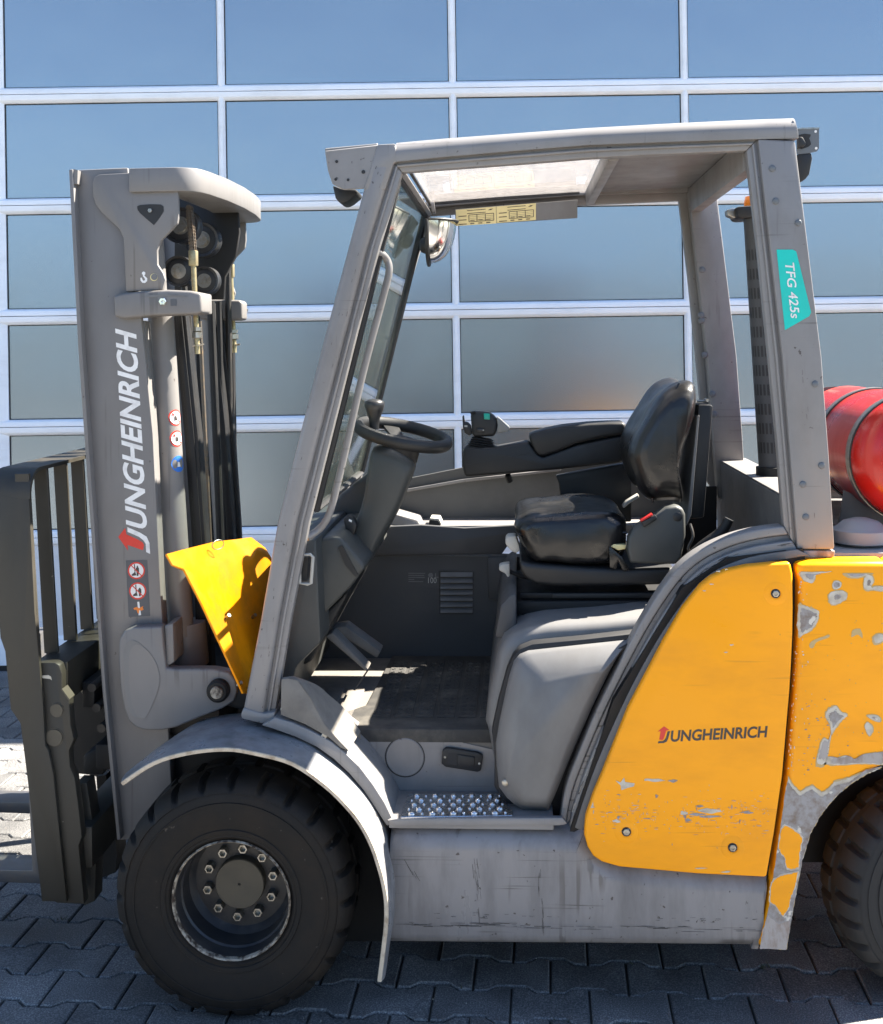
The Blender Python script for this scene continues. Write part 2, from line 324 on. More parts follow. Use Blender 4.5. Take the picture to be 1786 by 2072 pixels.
def pillow(bm, pts, y0, y1, prof, k=3):
    q = [Vector(p) for p in sm(pts, k)]; ce = sum(q, Vector((0, 0))) / len(q); curves = []
    for f, s in prof:
        y = y0 + (y1 - y0) * f
        base = [P(ce.x + (p.x - ce.x), ce.y + (p.y - ce.y), y0) for p in q]
        cw = P(ce.x, ce.y, y0)
        curves.append([Vector((cw.x + (b.x - cw.x) * s, y, cw.z + (b.z - cw.z) * s)) for b in base])
    loft(bm, curves, closed=True, caps=True)
SOFT = [(0, .62), (.012, .78), (.04, .9), (.1, .98), (.2, 1), (.5, .985), (.8, 1), (.9, .98), (.96, .9), (.988, .78), (1, .62)]
def dome(bm, c, ax, r, h=0.5, n=14):
    lathe(bm, [(r, 0), (r, r*h*0.35), (r*0.85, r*h*0.75), (r*0.5, r*h), (0.0, r*h*1.05)], c, ax, n)
def decal(name, tris, mname, parent):          # list of polygons (lists of 3-D points)
    bm = nb()
    for t in tris: bm.faces.new([bm.verts.new(p) for p in t])
    return mk(name, bm, mname, parent, flat=True)
def circle_pts(u, v, r, n=24, ry=None): return [(u + r*math.cos(2*math.pi*i/n), v + (ry or r)*math.sin(2*math.pi*i/n)) for i in range(n)]
def text(name, body, o, xd, yd, width, height, mname, parent, shear=0.0, bold=0.0):
    cu = bpy.data.curves.new(name, 'FONT'); cu.body = body; cu.shear = shear; cu.offset = bold; cu.resolution_u = 4; cu.size = 1.0
    t = bpy.data.objects.new(name, cu); me = bpy.data.meshes.new_from_object(t)
    xs = [v.co.x for v in me.vertices]; ys = [v.co.y for v in me.vertices]
    x0, x1, y0, y1 = min(xs), max(xs), min(ys), max(ys)
    o, xd, yd = Vector(o), Vector(xd).normalized(), Vector(yd).normalized()
    for v in me.vertices:
        v.co = o + xd * ((v.co.x - x0) / (x1 - x0) * width) + yd * ((v.co.y - y0) / (y1 - y0) * height) - ORG[0]
    bpy.data.objects.remove(t); bpy.data.curves.remove(cu)
    me.materials.clear(); me.materials.append(MATS[mname])
    ob = bpy.data.objects.new(name, me); COL.objects.link(ob); ob.parent = parent
    return ob
def hexnut(bm, c, ax, r, h, hole=0.55):
    ax = Vector(ax).normalized(); a, q = frame_of(ax); c = Vector(c)
    def ring(rad, hh, n=6): return [c + ax*hh + (a*math.cos(2*math.pi*i/n) + q*math.sin(2*math.pi*i/n))*rad for i in range(n)]
    loft(bm, [ring(r, 0), ring(r, h*0.85), ring(r*0.86, h), ring(r*hole, h), ring(r*hole, h*0.4), ring(0.0002, h*0.4)], closed=True)

# ================================================================ SETTING
def structure(o, kind='structure'): o['kind'] = kind; return o
ORG[0] = Vector((0, 0, 0))
bm = nb(); prism(bm, [(-90, -90, -0.045), (90, -90, -0.045), (90, 90, -0.045), (-90, 90, -0.045)], (0, 0, -0.05))
structure(mk('ground', bm, 'asphalt', flat=True))
bm = nb(); prism(bm, [(-12, -4.6, -0.012), (12, -4.6, -0.012), (12, -1.16, -0.012), (-12, -1.16, -0.012)], (0, 0, -0.03))
structure(mk('bounce_apron', bm, 'concrete', flat=True))  # pale ground out of view, added to bounce light onto the truck
bm = nb(); prism(bm, [(-6.5, -1.15, -0.010), (6.5, -1.15, -0.010), (6.5, 3.55, -0.010), (-6.5, 3.55, -0.010)], (0, 0, -0.03))
paving = structure(mk('paving', bm, 'joint_sand', flat=True))

# double-T paving stones, 200 x 140 mm pitch, rows staggered by half a stone
PA = R(-1.5); prow = Vector((math.cos(PA), math.sin(PA), 0)); pcol = Vector((-math.sin(PA), math.cos(PA), 0))
p0 = Vector((-0.041, -0.013, 0))
def stone_outline(g):
    W, H, dl = 0.2, 0.14, 0.0125
    xs = [0, .036, .062, .138, .164, .2]; of = [-dl, -dl, dl, dl, -dl, -dl]
    bot = [(x_, o_) for x_, o_ in zip(xs, of)]; top = [(x_, H - o_) for x_, o_ in zip(xs, of)][::-1]
    pts = []
    for x_, y_ in bot: pts.append((min(max(x_, g), W - g), y_ + g))
    for x_, y_ in top: pts.append((min(max(x_, g), W - g), y_ - g))
    return pts
def stone_bm(bm, M, jitter=0.0):
    o1, o2 = stone_outline(0.0028), stone_outline(0.0068)
    A = [bm.verts.new(M @ Vector((x_, y_, -0.012))) for x_, y_ in o1]
    B = [bm.verts.new(M @ Vector((x_, y_, -0.0035))) for x_, y_ in o1]
    C = [bm.verts.new(M @ Vector((x_, y_, 0.0))) for x_, y_ in o2]
    for a_, b_ in ((A, B), (B, C)):
        for i in range(12): bm.faces.new((a_[i], a_[(i+1) % 12], b_[(i+1) % 12], b_[i]))
    bm.faces.new(C)
bm = nb(); stone_bm(bm, Matrix.Identity(4))
stone_me = mk('paver', bm, 'paver', paving, ang=20); stone0 = stone_me
stones = []
def proj(p):
    d = p - CAM; z_ = d.dot(FWD); a_ = d.dot(cam_right) / z_ * FPX; b_ = d.dot(cam_up) / z_ * FPX
    return U0 + a_, V0 - b_, z_
for r_ in range(-34, 25):
    for c_ in range(-31, 31):
        org = p0 + pcol * (0.14 * r_) + prow * (0.2 * c_ + (0.1 if r_ % 2 else 0.0))
        if abs(org.x) > 6.2 or org.y > 3.35 or org.y < -1.05: continue
        ce = org + prow * 0.1 + pcol * 0.07
        sc = -1e9
        if ce.y > -2.0:
            u_, v_, z_ = proj(ce)
            if -120 < u_ < 1900 and v_ < 2190:
                sc = -z_
                if not (u_ < 300 or v_ > 1880 or 1560 < u_ < 1760 or 560 < u_ < 800): sc -= 3
        stones.append((sc, org, r_, c_))
stones.sort(key=lambda t: -t[0])
rest = nb(); k_ = 0
Mrot = Matrix(((prow.x, pcol.x, 0, 0), (prow.y, pcol.y, 0, 0), (0, 0, 1, 0), (0, 0, 0, 1)))
for sc, org, r_, c_ in stones:
    h = Vector((0, 0, random.uniform(-0.0022, 0.0012)))
    tl = Matrix.Rotation(random.gauss(0, 0.006), 4, 'X') @ Matrix.Rotation(random.gauss(0, 0.004), 4, 'Y') @ Matrix.Rotation(random.gauss(0, 0.006), 4, 'Z')
    M = Matrix.Translation(org + h) @ Mrot @ tl
    if k_ < 300:
        o = stone0 if k_ == 0 else stone0.copy()
        if k_: COL.objects.link(o)
        o.parent = paving; o.matrix_local = M; k_ += 1
    else: stone_bm(rest, M)
structure(mk('far_pavers', rest, 'paver', paving, ang=20), 'stuff')
# sparse weeds and grit in the joints
g_ = random.Random(21); bm = nb()
for i in range(46):
    org = p0 + pcol * (0.14 * g_.randint(-2, 17)) + prow * g_.uniform(-2.0, 1.6)
    for j in range(g_.randint(4, 12)):
        b0 = org + Vector((g_.gauss(0, .012), g_.gauss(0, .006), -.004)); t_ = Vector((g_.gauss(0, .010), g_.gauss(0, .008), g_.uniform(.006, .020))); s_ = Vector((g_.uniform(-.0025, .0025), .002, 0))
        bm.faces.new([bm.verts.new(b0 - s_), bm.verts.new(b0 + s_), bm.verts.new(b0 + t_)])
structure(mk('joint_weed', bm, 'hedge_leaf', paving, flat=True), 'stuff')
bm = nb()
for i in range(700):
    c = p0 + pcol * g_.uniform(-.3, 2.9) + prow * g_.uniform(-2.2, 1.8) + Vector((0, 0, .0005)); r_ = g_.uniform(.0008, .0028)
    v4 = [bm.verts.new(c + Vector((r_ * math.cos(2.1*k), r_ * math.sin(2.1*k), 0))) for k in range(3)] + [bm.verts.new(c + Vector((0, 0, r_ * 1.2)))]
    for a_, b_, d_ in ((0, 1, 3), (1, 2, 3), (2, 0, 3)): bm.faces.new((v4[a_], v4[b_], v4[d_]))
structure(mk('grit', bm, 'concrete', paving, flat=True), 'stuff')

# ---------------------------------------------------------------- sectional door in the hall
DD = 6.04; door_loc = CAM + FWD * DD; door_loc.z = 0
DS = DD / FPX
mul = [-2.347, -1.133, 0.0787, 1.293, 2.506]            # mullion centres
RT = [0.732 + 0.5795 * k for k in range(6)]             # top of each rail
RTop, RLow, MW = 0.038, 0.0446, 0.0375
hall = thing('hall', 'pale rendered industrial hall holding the glazed sectional door', 'building', door_loc, rz=YAW)
x0, x1 = mul[0] - 0.10, mul[-1] + 0.10; HT = 4.2
bm = nb(); box(bm, -9, x0, -0.06, 0.24, 0, HT); mk('wall', bm, 'facade', hall, 0.004)
bm = nb(); box(bm, x1, 9, -0.06, 0.24, 0, HT); mk('wall', bm, 'facade', hall, 0.004)
bm = nb(); box(bm, x0, x1, -0.06, 0.24, RT[5] + 0.07, HT); mk('lintel', bm, 'facade', hall, 0.004)
bm = nb(); box(bm, -9.1, 9.1, -0.10, 9, HT + 0.003, HT + 0.12); mk('roof', bm, 'roofing', hall, 0.004)
bm = nb(); box(bm, -9, -8.8, 0.245, 8.9, 0, HT - 0.003); box(bm, 8.8, 9, 0.245, 8.9, 0, HT - 0.003); box(bm, -8.79, 8.79, 8.7, 8.9, 0, HT - 0.003)
mk('rear_wall', bm, 'facade', hall)

door = thing('sectional_door', 'white framed sectional door with grey blue reflecting panes behind the forklift', 'door', door_loc, rz=YAW)
G = 0.0015
def hrail(bm, pr):
    prism(bm, [(x0 + 0.002, y_, z_) for y_, z_ in pr], (x1 - x0 - 0.004, 0, 0))
def lower_rail(z0):   # lower frame of a section, sits on the joint at z0
    return [(0, z0 + G), (0, z0 + 0.026), (0.017, z0 + RTop), (0.05, z0 + RTop), (0.05, z0 + G)]
def upper_rail(z1):
    return [(0, z1 - G), (0.05, z1 - G), (0.05, z1 - RLow), (0.017, z1 - RLow), (0, z1 - 0.029)]
for k in range(6):
    z0 = (RT[k-1] - RTop) if k else 0.03
    z1 = RT[k] - RTop
    bm = nb()
    if k: hrail(bm, lower_rail(z0))
    else: hrail(bm, [(0, 0.03), (0, 0.165), (0.012, 0.178), (0.05, 0.178), (0.05, 0.03)])
    hrail(bm, upper_rail(z1))
    sec = mk('door_section', bm, 'alu_frame', door, 0.0012, 1)
    za, zb = (z0 + RTop if k else 0.178), z1 - RLow
    for i, xm in enumerate(mul):
        hw = MW / 2 if 0 < i < 4 else 0.075
        bm = nb()
        pr = [(-hw, .017), (-hw * .45, .0015), (-hw * .16, .0015), (-hw * .10, -.0005), (hw * .10, -.0005), (hw * .16, .0015), (hw * .45, .0015), (hw, .017), (hw, .049), (-hw, .049)]
        prism(bm, [(xm + a_, b_, za - 0.011) for a_, b_ in pr], (0, 0, zb - za + 0.025))
        mk('mullion', bm, 'alu_frame', sec, ang=20)
    for i in range(4):
        xa, xb = mul[i] + (MW / 2 if i else 0.075), mul[i+1] - (MW / 2 if i < 3 else 0.075)
        if k == 0:
            bm = nb(); box(bm, xa - .004, xb + .004, 0.020, 0.045, za - .004, zb + .004); mk('infill_panel', bm, 'door_panel', sec)
            bm = nb()
            for q in range(7):
                zz = za + (zb - za) * (q + .5) / 7; box(bm, xa + .002, xb - .002, 0.0185, 0.022, zz - 0.028, zz + 0.028)
            mk('panel_rib', bm, 'door_panel', sec, 0.001, 1)
            continue
        bm = nb(); box(bm, xa - .003, xb + .003, 0.030, 0.040, za - .003, zb + .003)
        bmesh.ops.subdivide_edges(bm, edges=bm.edges, cuts=1)
        mk('pane', bm, 'pane', sec, flat=True)
        bm = nb(); g = 0.0045
        box(bm, xa, xa + g, .0245, .0299, za, zb); box(bm, xb - g, xb, .0245, .0299, za, zb)
        box(bm, xa + g, xb - g, .0245, .0299, za, za + g); box(bm, xa + g, xb - g, .0245, .0299, zb - g, zb)
        mk('gasket', bm, 'gasket', sec, flat=True)
bm = nb(); box(bm, x0 + 0.01, x1 - 0.01, 0.008, 0.04, 0.0, 0.029); mk('bottom_seal', bm, 'gasket', door)
ORG[0] = Vector((0, 0, 0))
bm = nb()
q = [door_loc + RGT * a_ + FWD * b_ + Vector((0, 0, 0.004)) for a_, b_ in ((-4, -0.30), (4, -0.30), (4, -0.004), (-4, -0.004))]
prism(bm, q, (0, 0, -0.03)); structure(mk('threshold', bm, 'paver', flat=True))

# hedge across the yard, mirrored in the panes
hl = Vector((0, -13.5, 0)); hedge = thing('hedge', 'dark green clipped hedge across the yard facing the door', 'hedge', hl)
bm = nb()
for i in range(9000):
    c = hl + Vector((random.uniform(-16, 16), random.gauss(0, 0.35), 0.1 + 2.9 * random.random() ** 0.8))
    c.z += 0.25 * mnoise.noise(c * 0.8)
    d = Vector((random.gauss(0, 1), random.gauss(0, 1), random.gauss(0, 1))).normalized(); a_, b_ = frame_of(d); s_ = random.uniform(.07, .16)
    bm.faces.new([bm.verts.new(c + a_ * s_), bm.verts.new(c + b_ * s_ * .6), bm.verts.new(c - a_ * s_), bm.verts.new(c - b_ * s_ * .6)])
mk('foliage', bm, 'hedge_leaf', hedge, flat=True)
bm = nb()
for i in range(24):
    x_ = -15.4 + i * 1.34; cyl(bm, hl + Vector((x_, 0, 0)), hl + Vector((x_ + .1, .05, 1.8)), .05, .02, 7)
mk('stem', bm, 'bark', hedge)

# ================================================================ FORKLIFT
FL = thing('forklift', 'worn grey and yellow counterbalance forklift parked side on before the glazed door', 'forklift', (0.05, 0.6, 0))
YC = 0.6
L2 = lambda x_, y_: (981.9 + .28935 * x_, 723.5 + .28935 * y_)        # readings from enlarged views, back to picture units
LA = lambda x_, y_: (826.9 + .26043 * x_, 801.0 + .26043 * y_)
LM = lambda x_, y_: (103.36 + .26043 * x_, 310.08 + .26043 * y_)
LH = lambda x_, y_: (981.9 + .28935 * x_, 1188.6 + .28935 * y_)
LB = lambda x_, y_: (x_ / 3.0844, 1240.3 + y_ / 3.0844)               # crop of the bracket, 1.594 x
def mp(f, pts): return [f(a_, b_) for a_, b_ in pts]

# ---------------------------------------------------------------- overhead guard
GY = 0.07
# near pillar / rail edges (outer, groove, inner)
Ao = [(488,1450),(525,1259),(560,1059),(605,880),(658,672),(700,515),(735,382),(763,292)]
Am = [(531,1460),(562,1259),(599,1059),(645,880),(700,669),(739,513),(778,385),(795,327)]
Ai = [(554,1456),(587,1259),(625,1059),(670,880),(722,672),(767,500),(796,405),(813,349)]
Ro = [(763,292),(900,281),(1050,270),(1189,260),(1370,250),(1500,244),(1604,240)]
Rm = [(795,327),(900,317),(1050,304),(1189,293),(1370,286),(1533,281)]
Ri = [(813,349),(900,342),(1050,331),(1189,320),(1370,311),(1510,305)]
Bo = [(1609,284),(1636,505),(1662.7,723.5),(1678,930),(1689,1112)]
Bm = [(1533,281),(1558,505),(1582.5,723.5),(1599,930),(1613,1112)]
Bi = [(1510,305),(1534,505),(1556,723),(1573,900),(1585.6,1065)]
bm = nb(); Rt7 = [(795,290),(900,281),(1050,270),(1189,260),(1370,250),(1533,242.5),(1604,240)]; Rl7 = [(800,327),(900,317),(1050,304),(1189,293),(1370,286),(1533,281),(1612,280)]
secs = []
for (ua, va), (ul, vl) in zip(Rt7, Rl7):
    t_ = P(ua, va, GY + .045); l_ = P(ul, vl, GY); h_ = t_.z - l_.z; x_ = l_.x
    secs.append([Vector((x_, GY + .002, l_.z)), Vector((x_, GY, l_.z + h_ * .30))] + [Vector((x_, GY + .045 * (1 - math.cos(a2)), l_.z + h_ * .30 + h_ * .70 * math.sin(a2))) for a2 in [math.pi / 2 * i / 7 for i in range(1, 8)]] + [Vector((x_, GY + .075, t_.z - .001)), Vector((x_, GY + .075, l_.z))])
loft(bm, secs, closed=True, caps=True)
guard = mk('overhead_guard', bm, 'grey_paint', FL, 0.0, ang=30)
pA = plate('front_pillar', band(Ao[:-1] + [(752,330)], Am), GY, GY + .075, 'grey_paint', guard, 0.014, 3)
pB = plate('rear_pillar', band(Bo, Bm), GY + .002, GY + .10, 'grey_paint', guard, 0.006, 2)
plate('rail_end_cap', [(1604,241.5),(1611,250),(1615,266),(1616,280),(1606,281)], GY+.008, GY+.072, 'grey_paint', guard, 0.003)
plate('corner_joint', [(752,330),(763,292),(800,290),(803,327),(796,330),(779,384),(735,384)], GY+.0005, GY+.07, 'grey_paint', guard, 0.008, 2)
fl = []
for A_, B_ in ((Am, Ai), (Rm, Ri), (Bm, Bi)):
    fl.append(plate('door_flange', band(A_, B_), GY + .018, GY + .05, 'grey_paint', guard, 0.004, 2))
mid = lambda A_, B_, t: [(a[0]*(1-t)+b[0]*t, a[1]*(1-t)+b[1]*t) for a, b in zip(A_, B_)]
for A_, B_ in ((Am, Ai), (Rm, Ri), (Bm, Bi)):
    plate('seal_lip', band(mid(A_, B_, .30), mid(A_, B_, .52)), GY + .010, GY + .03, 'grey_paint', guard, 0.003, 2)
plate('pillar_foot', [(486,1446),(488,1455),(529,1465),(556,1458),(556,1440),(533,1444),(492,1432)], GY - .004, GY + .079, 'grey_paint', guard, 0.006, 2)
# far side of the guard
for o in [guard, pA, pB] + fl:
    c_ = mirror(o, YC, guard, {'overhead_guard': 'roof_rail'}.get(o.name.split('.')[0]))
    if o in (pB, fl[2]): c_.location.x = -.03
# front corner plate and lamp bracket
vis = [(657,305),(663,345),(672,372),(695,384),(740,381),(778,322),(764,293)]
o = plate('visor_bracket', vis, GY + .004, GY + .012, 'grey_paint', guard, 0.002, 1); mirror(o, YC, guard)
bm = nb(); a_ = P(657, 303, GY + .02); b_ = P(764, 293, GY + .02)
prism(bm, [a_ + Vector((0, 0, -.004)), b_ + Vector((0, 0, -.004)), b_ + Vector((0, 0, .004)), a_ + Vector((0, 0, .004))], (0, .03, 0))
mk('visor_lip', bm, 'grey_paint', guard, 0.002, 1)
for uv, r_ in (((681,327), 3.2), ((735,348), 4), ((679,363), 3), ((704,364), 3)):
    bm = nb(); c = P(*uv, GY + .004); cyl(bm, c + Vector((0, .002, 0)), c + Vector((0, -.0015, 0)), r_ * .00125, n=12); mk('visor_hole', bm, 'gasket', guard)
o = plate('front_lamp', [(672,374),(690,381),(722,383),(723,392),(706,406),(694,412),(685,410),(678,400)], GY + .06, GY + .16, 'black_plastic', guard, 0.008, 2)
mirror(o, YC, guard)
# front header, roof glass, solid rear roof, cross beams
def xbeam(name, uv, mname, y0=GY + .066, y1=2 * YC - GY - .066, bevel=0.003):
    return plate(name, uv, y0, y1, mname, guard, bevel, 2)
xbeam('front_header', [(786,318),(800,316),(822,352),(812,358)], 'grey_paint')
zb = [(822,322),(1008,306),(1230,292)]; 
xbeam('roof_glass', band(zb, [(a_, b_ + 4) for a_, b_ in zb]), 'roof_glass', bevel=0)
xbeam('roof_seal', [(816,330),(823,328),(824,334),(817,336)], 'gasket')
xbeam('roof_cross_bar', [(1226,293),(1248,291),(1252,324),(1230,327)], 'grey_paint')
xbeam('roof_sheet', [(1248,287),(1520,272),(1520,280),(1248,295)], 'grey_paint')
xbeam('rear_cross_beam', [(1500,282),(1530,280),(1534,345),(1504,347)], 'grey_paint')
for yy in (GY + .12, 2 * YC - GY - .12):
    bm = nb()
    prism(bm, [P(822, 328, GY+.1) + Vector((0, yy - GY - .1, 0)), P(1208, 300, GY+.1) + Vector((0, yy - GY - .1, 0)), P(1208, 306, GY+.1) + Vector((0, yy - GY - .1, 0)), P(822, 335, GY+.1) + Vector((0, yy - GY - .1, 0))], (0, .02, 0))
    mk('roof_seal', bm, 'gasket', guard)
for i in range(5):
    bm = nb(); c = P(1519, 346, GY + .1) ; c.y = .24 + i * .18; cyl(bm, c + Vector((0, 0, .002)), c - Vector((0, 0, .003)), .008, n=12); mk('plug', bm, 'bolt_cap', guard)
for i in range(2):
    bm = nb(); c = P(806, 340, GY + .1); c.y = .98 - i * .10
    cyl(bm, c + Vector((.003, 0, 0)), c - Vector((-.012, 0, 0)), .010, n=12); mk('header_hole', bm, 'gasket', guard)
# pillar caps (dome plugs)
def cap(u, v, y, r_=.0085, ny=-1, par=None):
    bm = nb(); dome(bm, P(u, v, y), (0, ny, 0), r_, .5); mk('cap', bm, 'bolt_cap', par or guard)
for u, v in ((1562,341),(1569,407),(1615,451),(1649,777),(1662,942),(1624,980),(1630,1046)): cap(u, v, GY + .002)
FY = 2 * YC - GY - .10
for u, v in ((1420,546),(1418,638),(1419,649),(1425,718),(1441,797),(1445,838)): cap(u, v, FY, .011)
for u, v in ((819,512),(831,530),(783,683),(727,928),(722,944)): cap(u, v, 2 * YC - GY - .076, .009)
# windscreen and grab handle
ws0 = [(748,470),(790,392),(802,360)]
g0, g1 = P(640, 1030, .17), P(806, 362, .17)
bm = nb()
prism(bm, [(g0.x, .15, g0.z), (g0.x, 1.05, g0.z), (g1.x, 1.05, g1.z), (g1.x, .15, g1.z)], (-.004, 0, -.001))
mk('windscreen', bm, 'windscreen', guard, flat=True)
bm = nb(); tube(bm, [(g0.x + .003, .155, g0.z), (g0.x + .003, 1.045, g0.z), (g1.x + .003, 1.045, g1.z), (g1.x + .003, .155, g1.z)], .009, 6, closed=True); mk('windscreen_seal', bm, 'gasket', guard)
hy = GY + .085
hp = [P(752,508,hy), P(768,512,hy)] + [P(u, v, hy + .02) for u, v in ((782,525),(787,548),(777,592),(734,755),(700,905),(672,1020),(660,1052),(643,1073))] + [P(620,1088,hy)]
bm = nb(); tube(bm, crs(hp, 5, False), .0100, 12); mk('grab_handle', bm, 'grey_paint', guard)
# rear lamp bracket (near) and lamp
br = [(1612,260),(1657,259),(1657,300),(1653,306),(1635,310),(1612,312)]
hole = None
plate('lamp_bracket', br, GY + .10, GY + .104, 'bolt_cap', guard)
bm = nb(); prism(bm, PP([(1612,258.5),(1658,257.5),(1658,260.5),(1612,261.5)], GY + .098), (0, .05, 0)); mk('bracket_flange', bm, 'zinc', guard)
plate('bracket_cutout', sm([(1616,273),(1640,272),(1637,280),(1641,292),(1630,299),(1616,300)], 2), GY + .0985, GY + .0998, 'gasket', guard)
plate('work_lamp', [(1612,312),(1642,308),(1644,320),(1638,352),(1630,362),(1618,370),(1612,372)], GY + .10, GY + .18, 'black_plastic', guard, .008, 2)
plate('lamp_knob', [(1614,277),(1624,276),(1632,290),(1628,296),(1614,300)], GY + .085, GY + .098, 'black_plastic', guard, .004)
for u, v in ((1650,266),(1651,300)):
    bm = nb(); c = P(u, v, GY + .0995); cyl(bm, c, c - Vector((0, .0012, 0)), .0035, n=10); mk('bracket_hole', bm, 'sign_white', guard)
# orange beacon and its bracket under the rear of the roof
bm = nb(); c = P(1530, 410, .62); lathe(bm, [(.0, .02), (.032, .018), (.036, 0), (.036, -.02), (.0, -.022)], c, (0, 0, 1), 24); mk('beacon', bm, 'lamp_orange', guard)
plate('beacon_base', [(1490,418),(1540,414),(1540,440),(1500,442),(1492,438)], .56, .68, 'black_plastic', guard, .006)
plate('beacon_bracket', [(1470,425),(1487,420),(1490,435),(1560,432),(1560,436),(1484,441),(1472,436)], .60, .64, 'zinc', guard, .003)
# perforated exhaust stack guard behind the rear pillar
ea, eb = P(1533, 420, .60), P(1566, 958, .60)
bm = nb(); cyl(bm, ea, eb, .043, n=28); stack = mk('exhaust_stack', bm, 'wall_plastic', FL)
dv = (eb - ea); L_ = dv.length; dn = dv.normalized()
for i in range(11):
    bm = nb()
    for j in range(-4, 5):
        an = -math.pi / 2 + j * .26 - .25; rad = Vector((math.cos(an), math.sin(an), 0)); tg = Vector((-math.sin(an), math.cos(an), 0))
        c = ea + dn * (L_ * (.18 + i * .072)) + rad * .0432
        bm.faces.new([bm.verts.new(c + tg * .0032 + dn * .016), bm.verts.new(c - tg * .0032 + dn * .016), bm.verts.new(c - tg * .0032 - dn * .016), bm.verts.new(c + tg * .0032 - dn * .016)])
    structure(mk('slot_row', bm, 'gasket', stack, flat=True), 'stuff')
bm = nb(); lathe(bm, [(.043, -.03), (.052, -.028), (.052, .02), (.043, .022)], eb, (0, 0, 1), 28); mk('stack_collar', bm, 'black_paint', stack)
# mirror and bracket, capacity plates
my = 1.00
plate('mirror_bracket', [(846,412),(878,408),(881,430),(874,432),(872,420),(850,432)], my, my + .03, 'grey_paint', guard, .002)
mc = P(872, 478, my - .02)
bm = nb(); n_ = 22
prof = []
for i in range(8):
    t = math.pi / 2 * i / 7; prof.append((.078 * math.cos(t), .085 * math.sin(t)))
# quarter-sphere dome: flat back turned to the windscreen, bulging to the rear and down
rows = []
for i in range(9):
    ph = math.pi * i / 8 - math.pi / 2                     # around, in y
    rows.append([mc + Vector((.082 * math.sin(th) * math.cos(ph), .095 * math.sin(ph), .055 - .115 * (math.sin(th) * 0 + (1 - math.cos(th))) * 1.0 + 0)) if 0 else
                 mc + Vector((.085 * math.cos(ph) * math.cos(th), .10 * math.sin(ph), .045 - .135 * math.cos(ph) ** .6 * math.sin(th))) for th in [math.pi / 2 * j / 8 for j in range(9)]])
loft(bm, rows); mk('mirror_dome', bm, 'chrome', guard, ang=60)
bm = nb()
bk = [mc + Vector((-.004, .104 * math.sin(t), .048 - (.0 if math.cos(t) < 0 else .150 * math.cos(t) ** .6))) for t in [math.pi * (-.5 + i / 16) for i in range(17)]]
prism(bm, bk, (-.010, 0, .0)); mk('mirror_back', bm, 'black_plastic', guard, .003)
bm = nb(); rim = [mc + Vector((.090 * math.cos(t), .105 * math.sin(t), .047)) for t in [math.pi * (-.5 + i / 16) for i in range(17)]]
tube(bm, rim, .004, 6); mk('mirror_rim', bm, 'black_plastic', guard)
bm = nb(); c = mc + Vector((-.014, 0, -.03)); dome(bm, c, (-1, 0, 0), .028, .9); mk('mirror_knob', bm, 'black_plastic', guard)
py = 2 * YC - GY - .105
board = plate('plate_board', [(920,424),(1168,404),(1168,441),(922,457)], py, py + .006, 'hood_grey', guard, .001, 1)
for q in ([(922,425),(1003,418),(1004,452),(923,457)], [(1004,418),(1084,411),(1084,445),(1005,451)]):
    o = plate('capacity_plate', q, py - .002, py - .0003, 'plate_yellow', board)
    (ax, ay), (bx, by), (cx_, cy_), (dx, dy) = q
    tr = []
    def bil(s_, t_): return P((ax*(1-s_)+bx*s_)*(1-t_) + (dx*(1-s_)+cx_*s_)*t_, (ay*(1-s_)+by*s_)*(1-t_) + (dy*(1-s_)+cy_*s_)*t_, py - .0026)
    def ln(s0, t0, s1, t1, w_=.012):
        if abs(s1 - s0) > abs(t1 - t0): tr.append([bil(s0, t0 - w_*1.6), bil(s1, t1 - w_*1.6), bil(s1, t1 + w_*1.6), bil(s0, t0 + w_*1.6)])
        else: tr.append([bil(s0 - w_*.7, t0), bil(s0 + w_*.7, t0), bil(s1 + w_*.7, t1), bil(s1 - w_*.7, t1)])
    ln(.32, .38, .94, .38); ln(.32, .38, .32, .80); ln(.32, .80, .94, .80); ln(.94, .38, .94, .80); ln(.28, .28, .74, .28); ln(.28, .10, .74, .10)
    for k in (.52, .73): ln(k, .38, k, .80)
    for k in (.50, .60, .70): ln(.34, k, .92, k, .004)
    for k in (.42, .66, .92): ln(.06, k, .26, k, .016)
    for k in (.40, .60, .80): ln(k - .05, .91, k + .05, .91, .018); ln(k - .05, .72, k + .06, .72, .014)
    tr.append([bil(.80, .18), bil(.86, .10), bil(.93, .10), bil(.88, .18)])
    decal('plate_print', tr, 'letter_black', board)
# turquoise model sticker
stk = [(1571,505),(1604,505),(1611,509),(1641,632),(1637,640),(1588,668)]
plate('model_sticker', sm(stk, 1), GY + .0002, GY + .0018, 'teal', pB)
o3 = P(1588, 533, GY - .0008); e3 = P(1600, 645, GY - .0008)
text('model_lettering', 'TFG 425s', o3, e3 - o3, (P(1606, 531, GY - .0008) - o3), (e3 - o3).length, .0225, 'letter_white', pB, .18, .012)

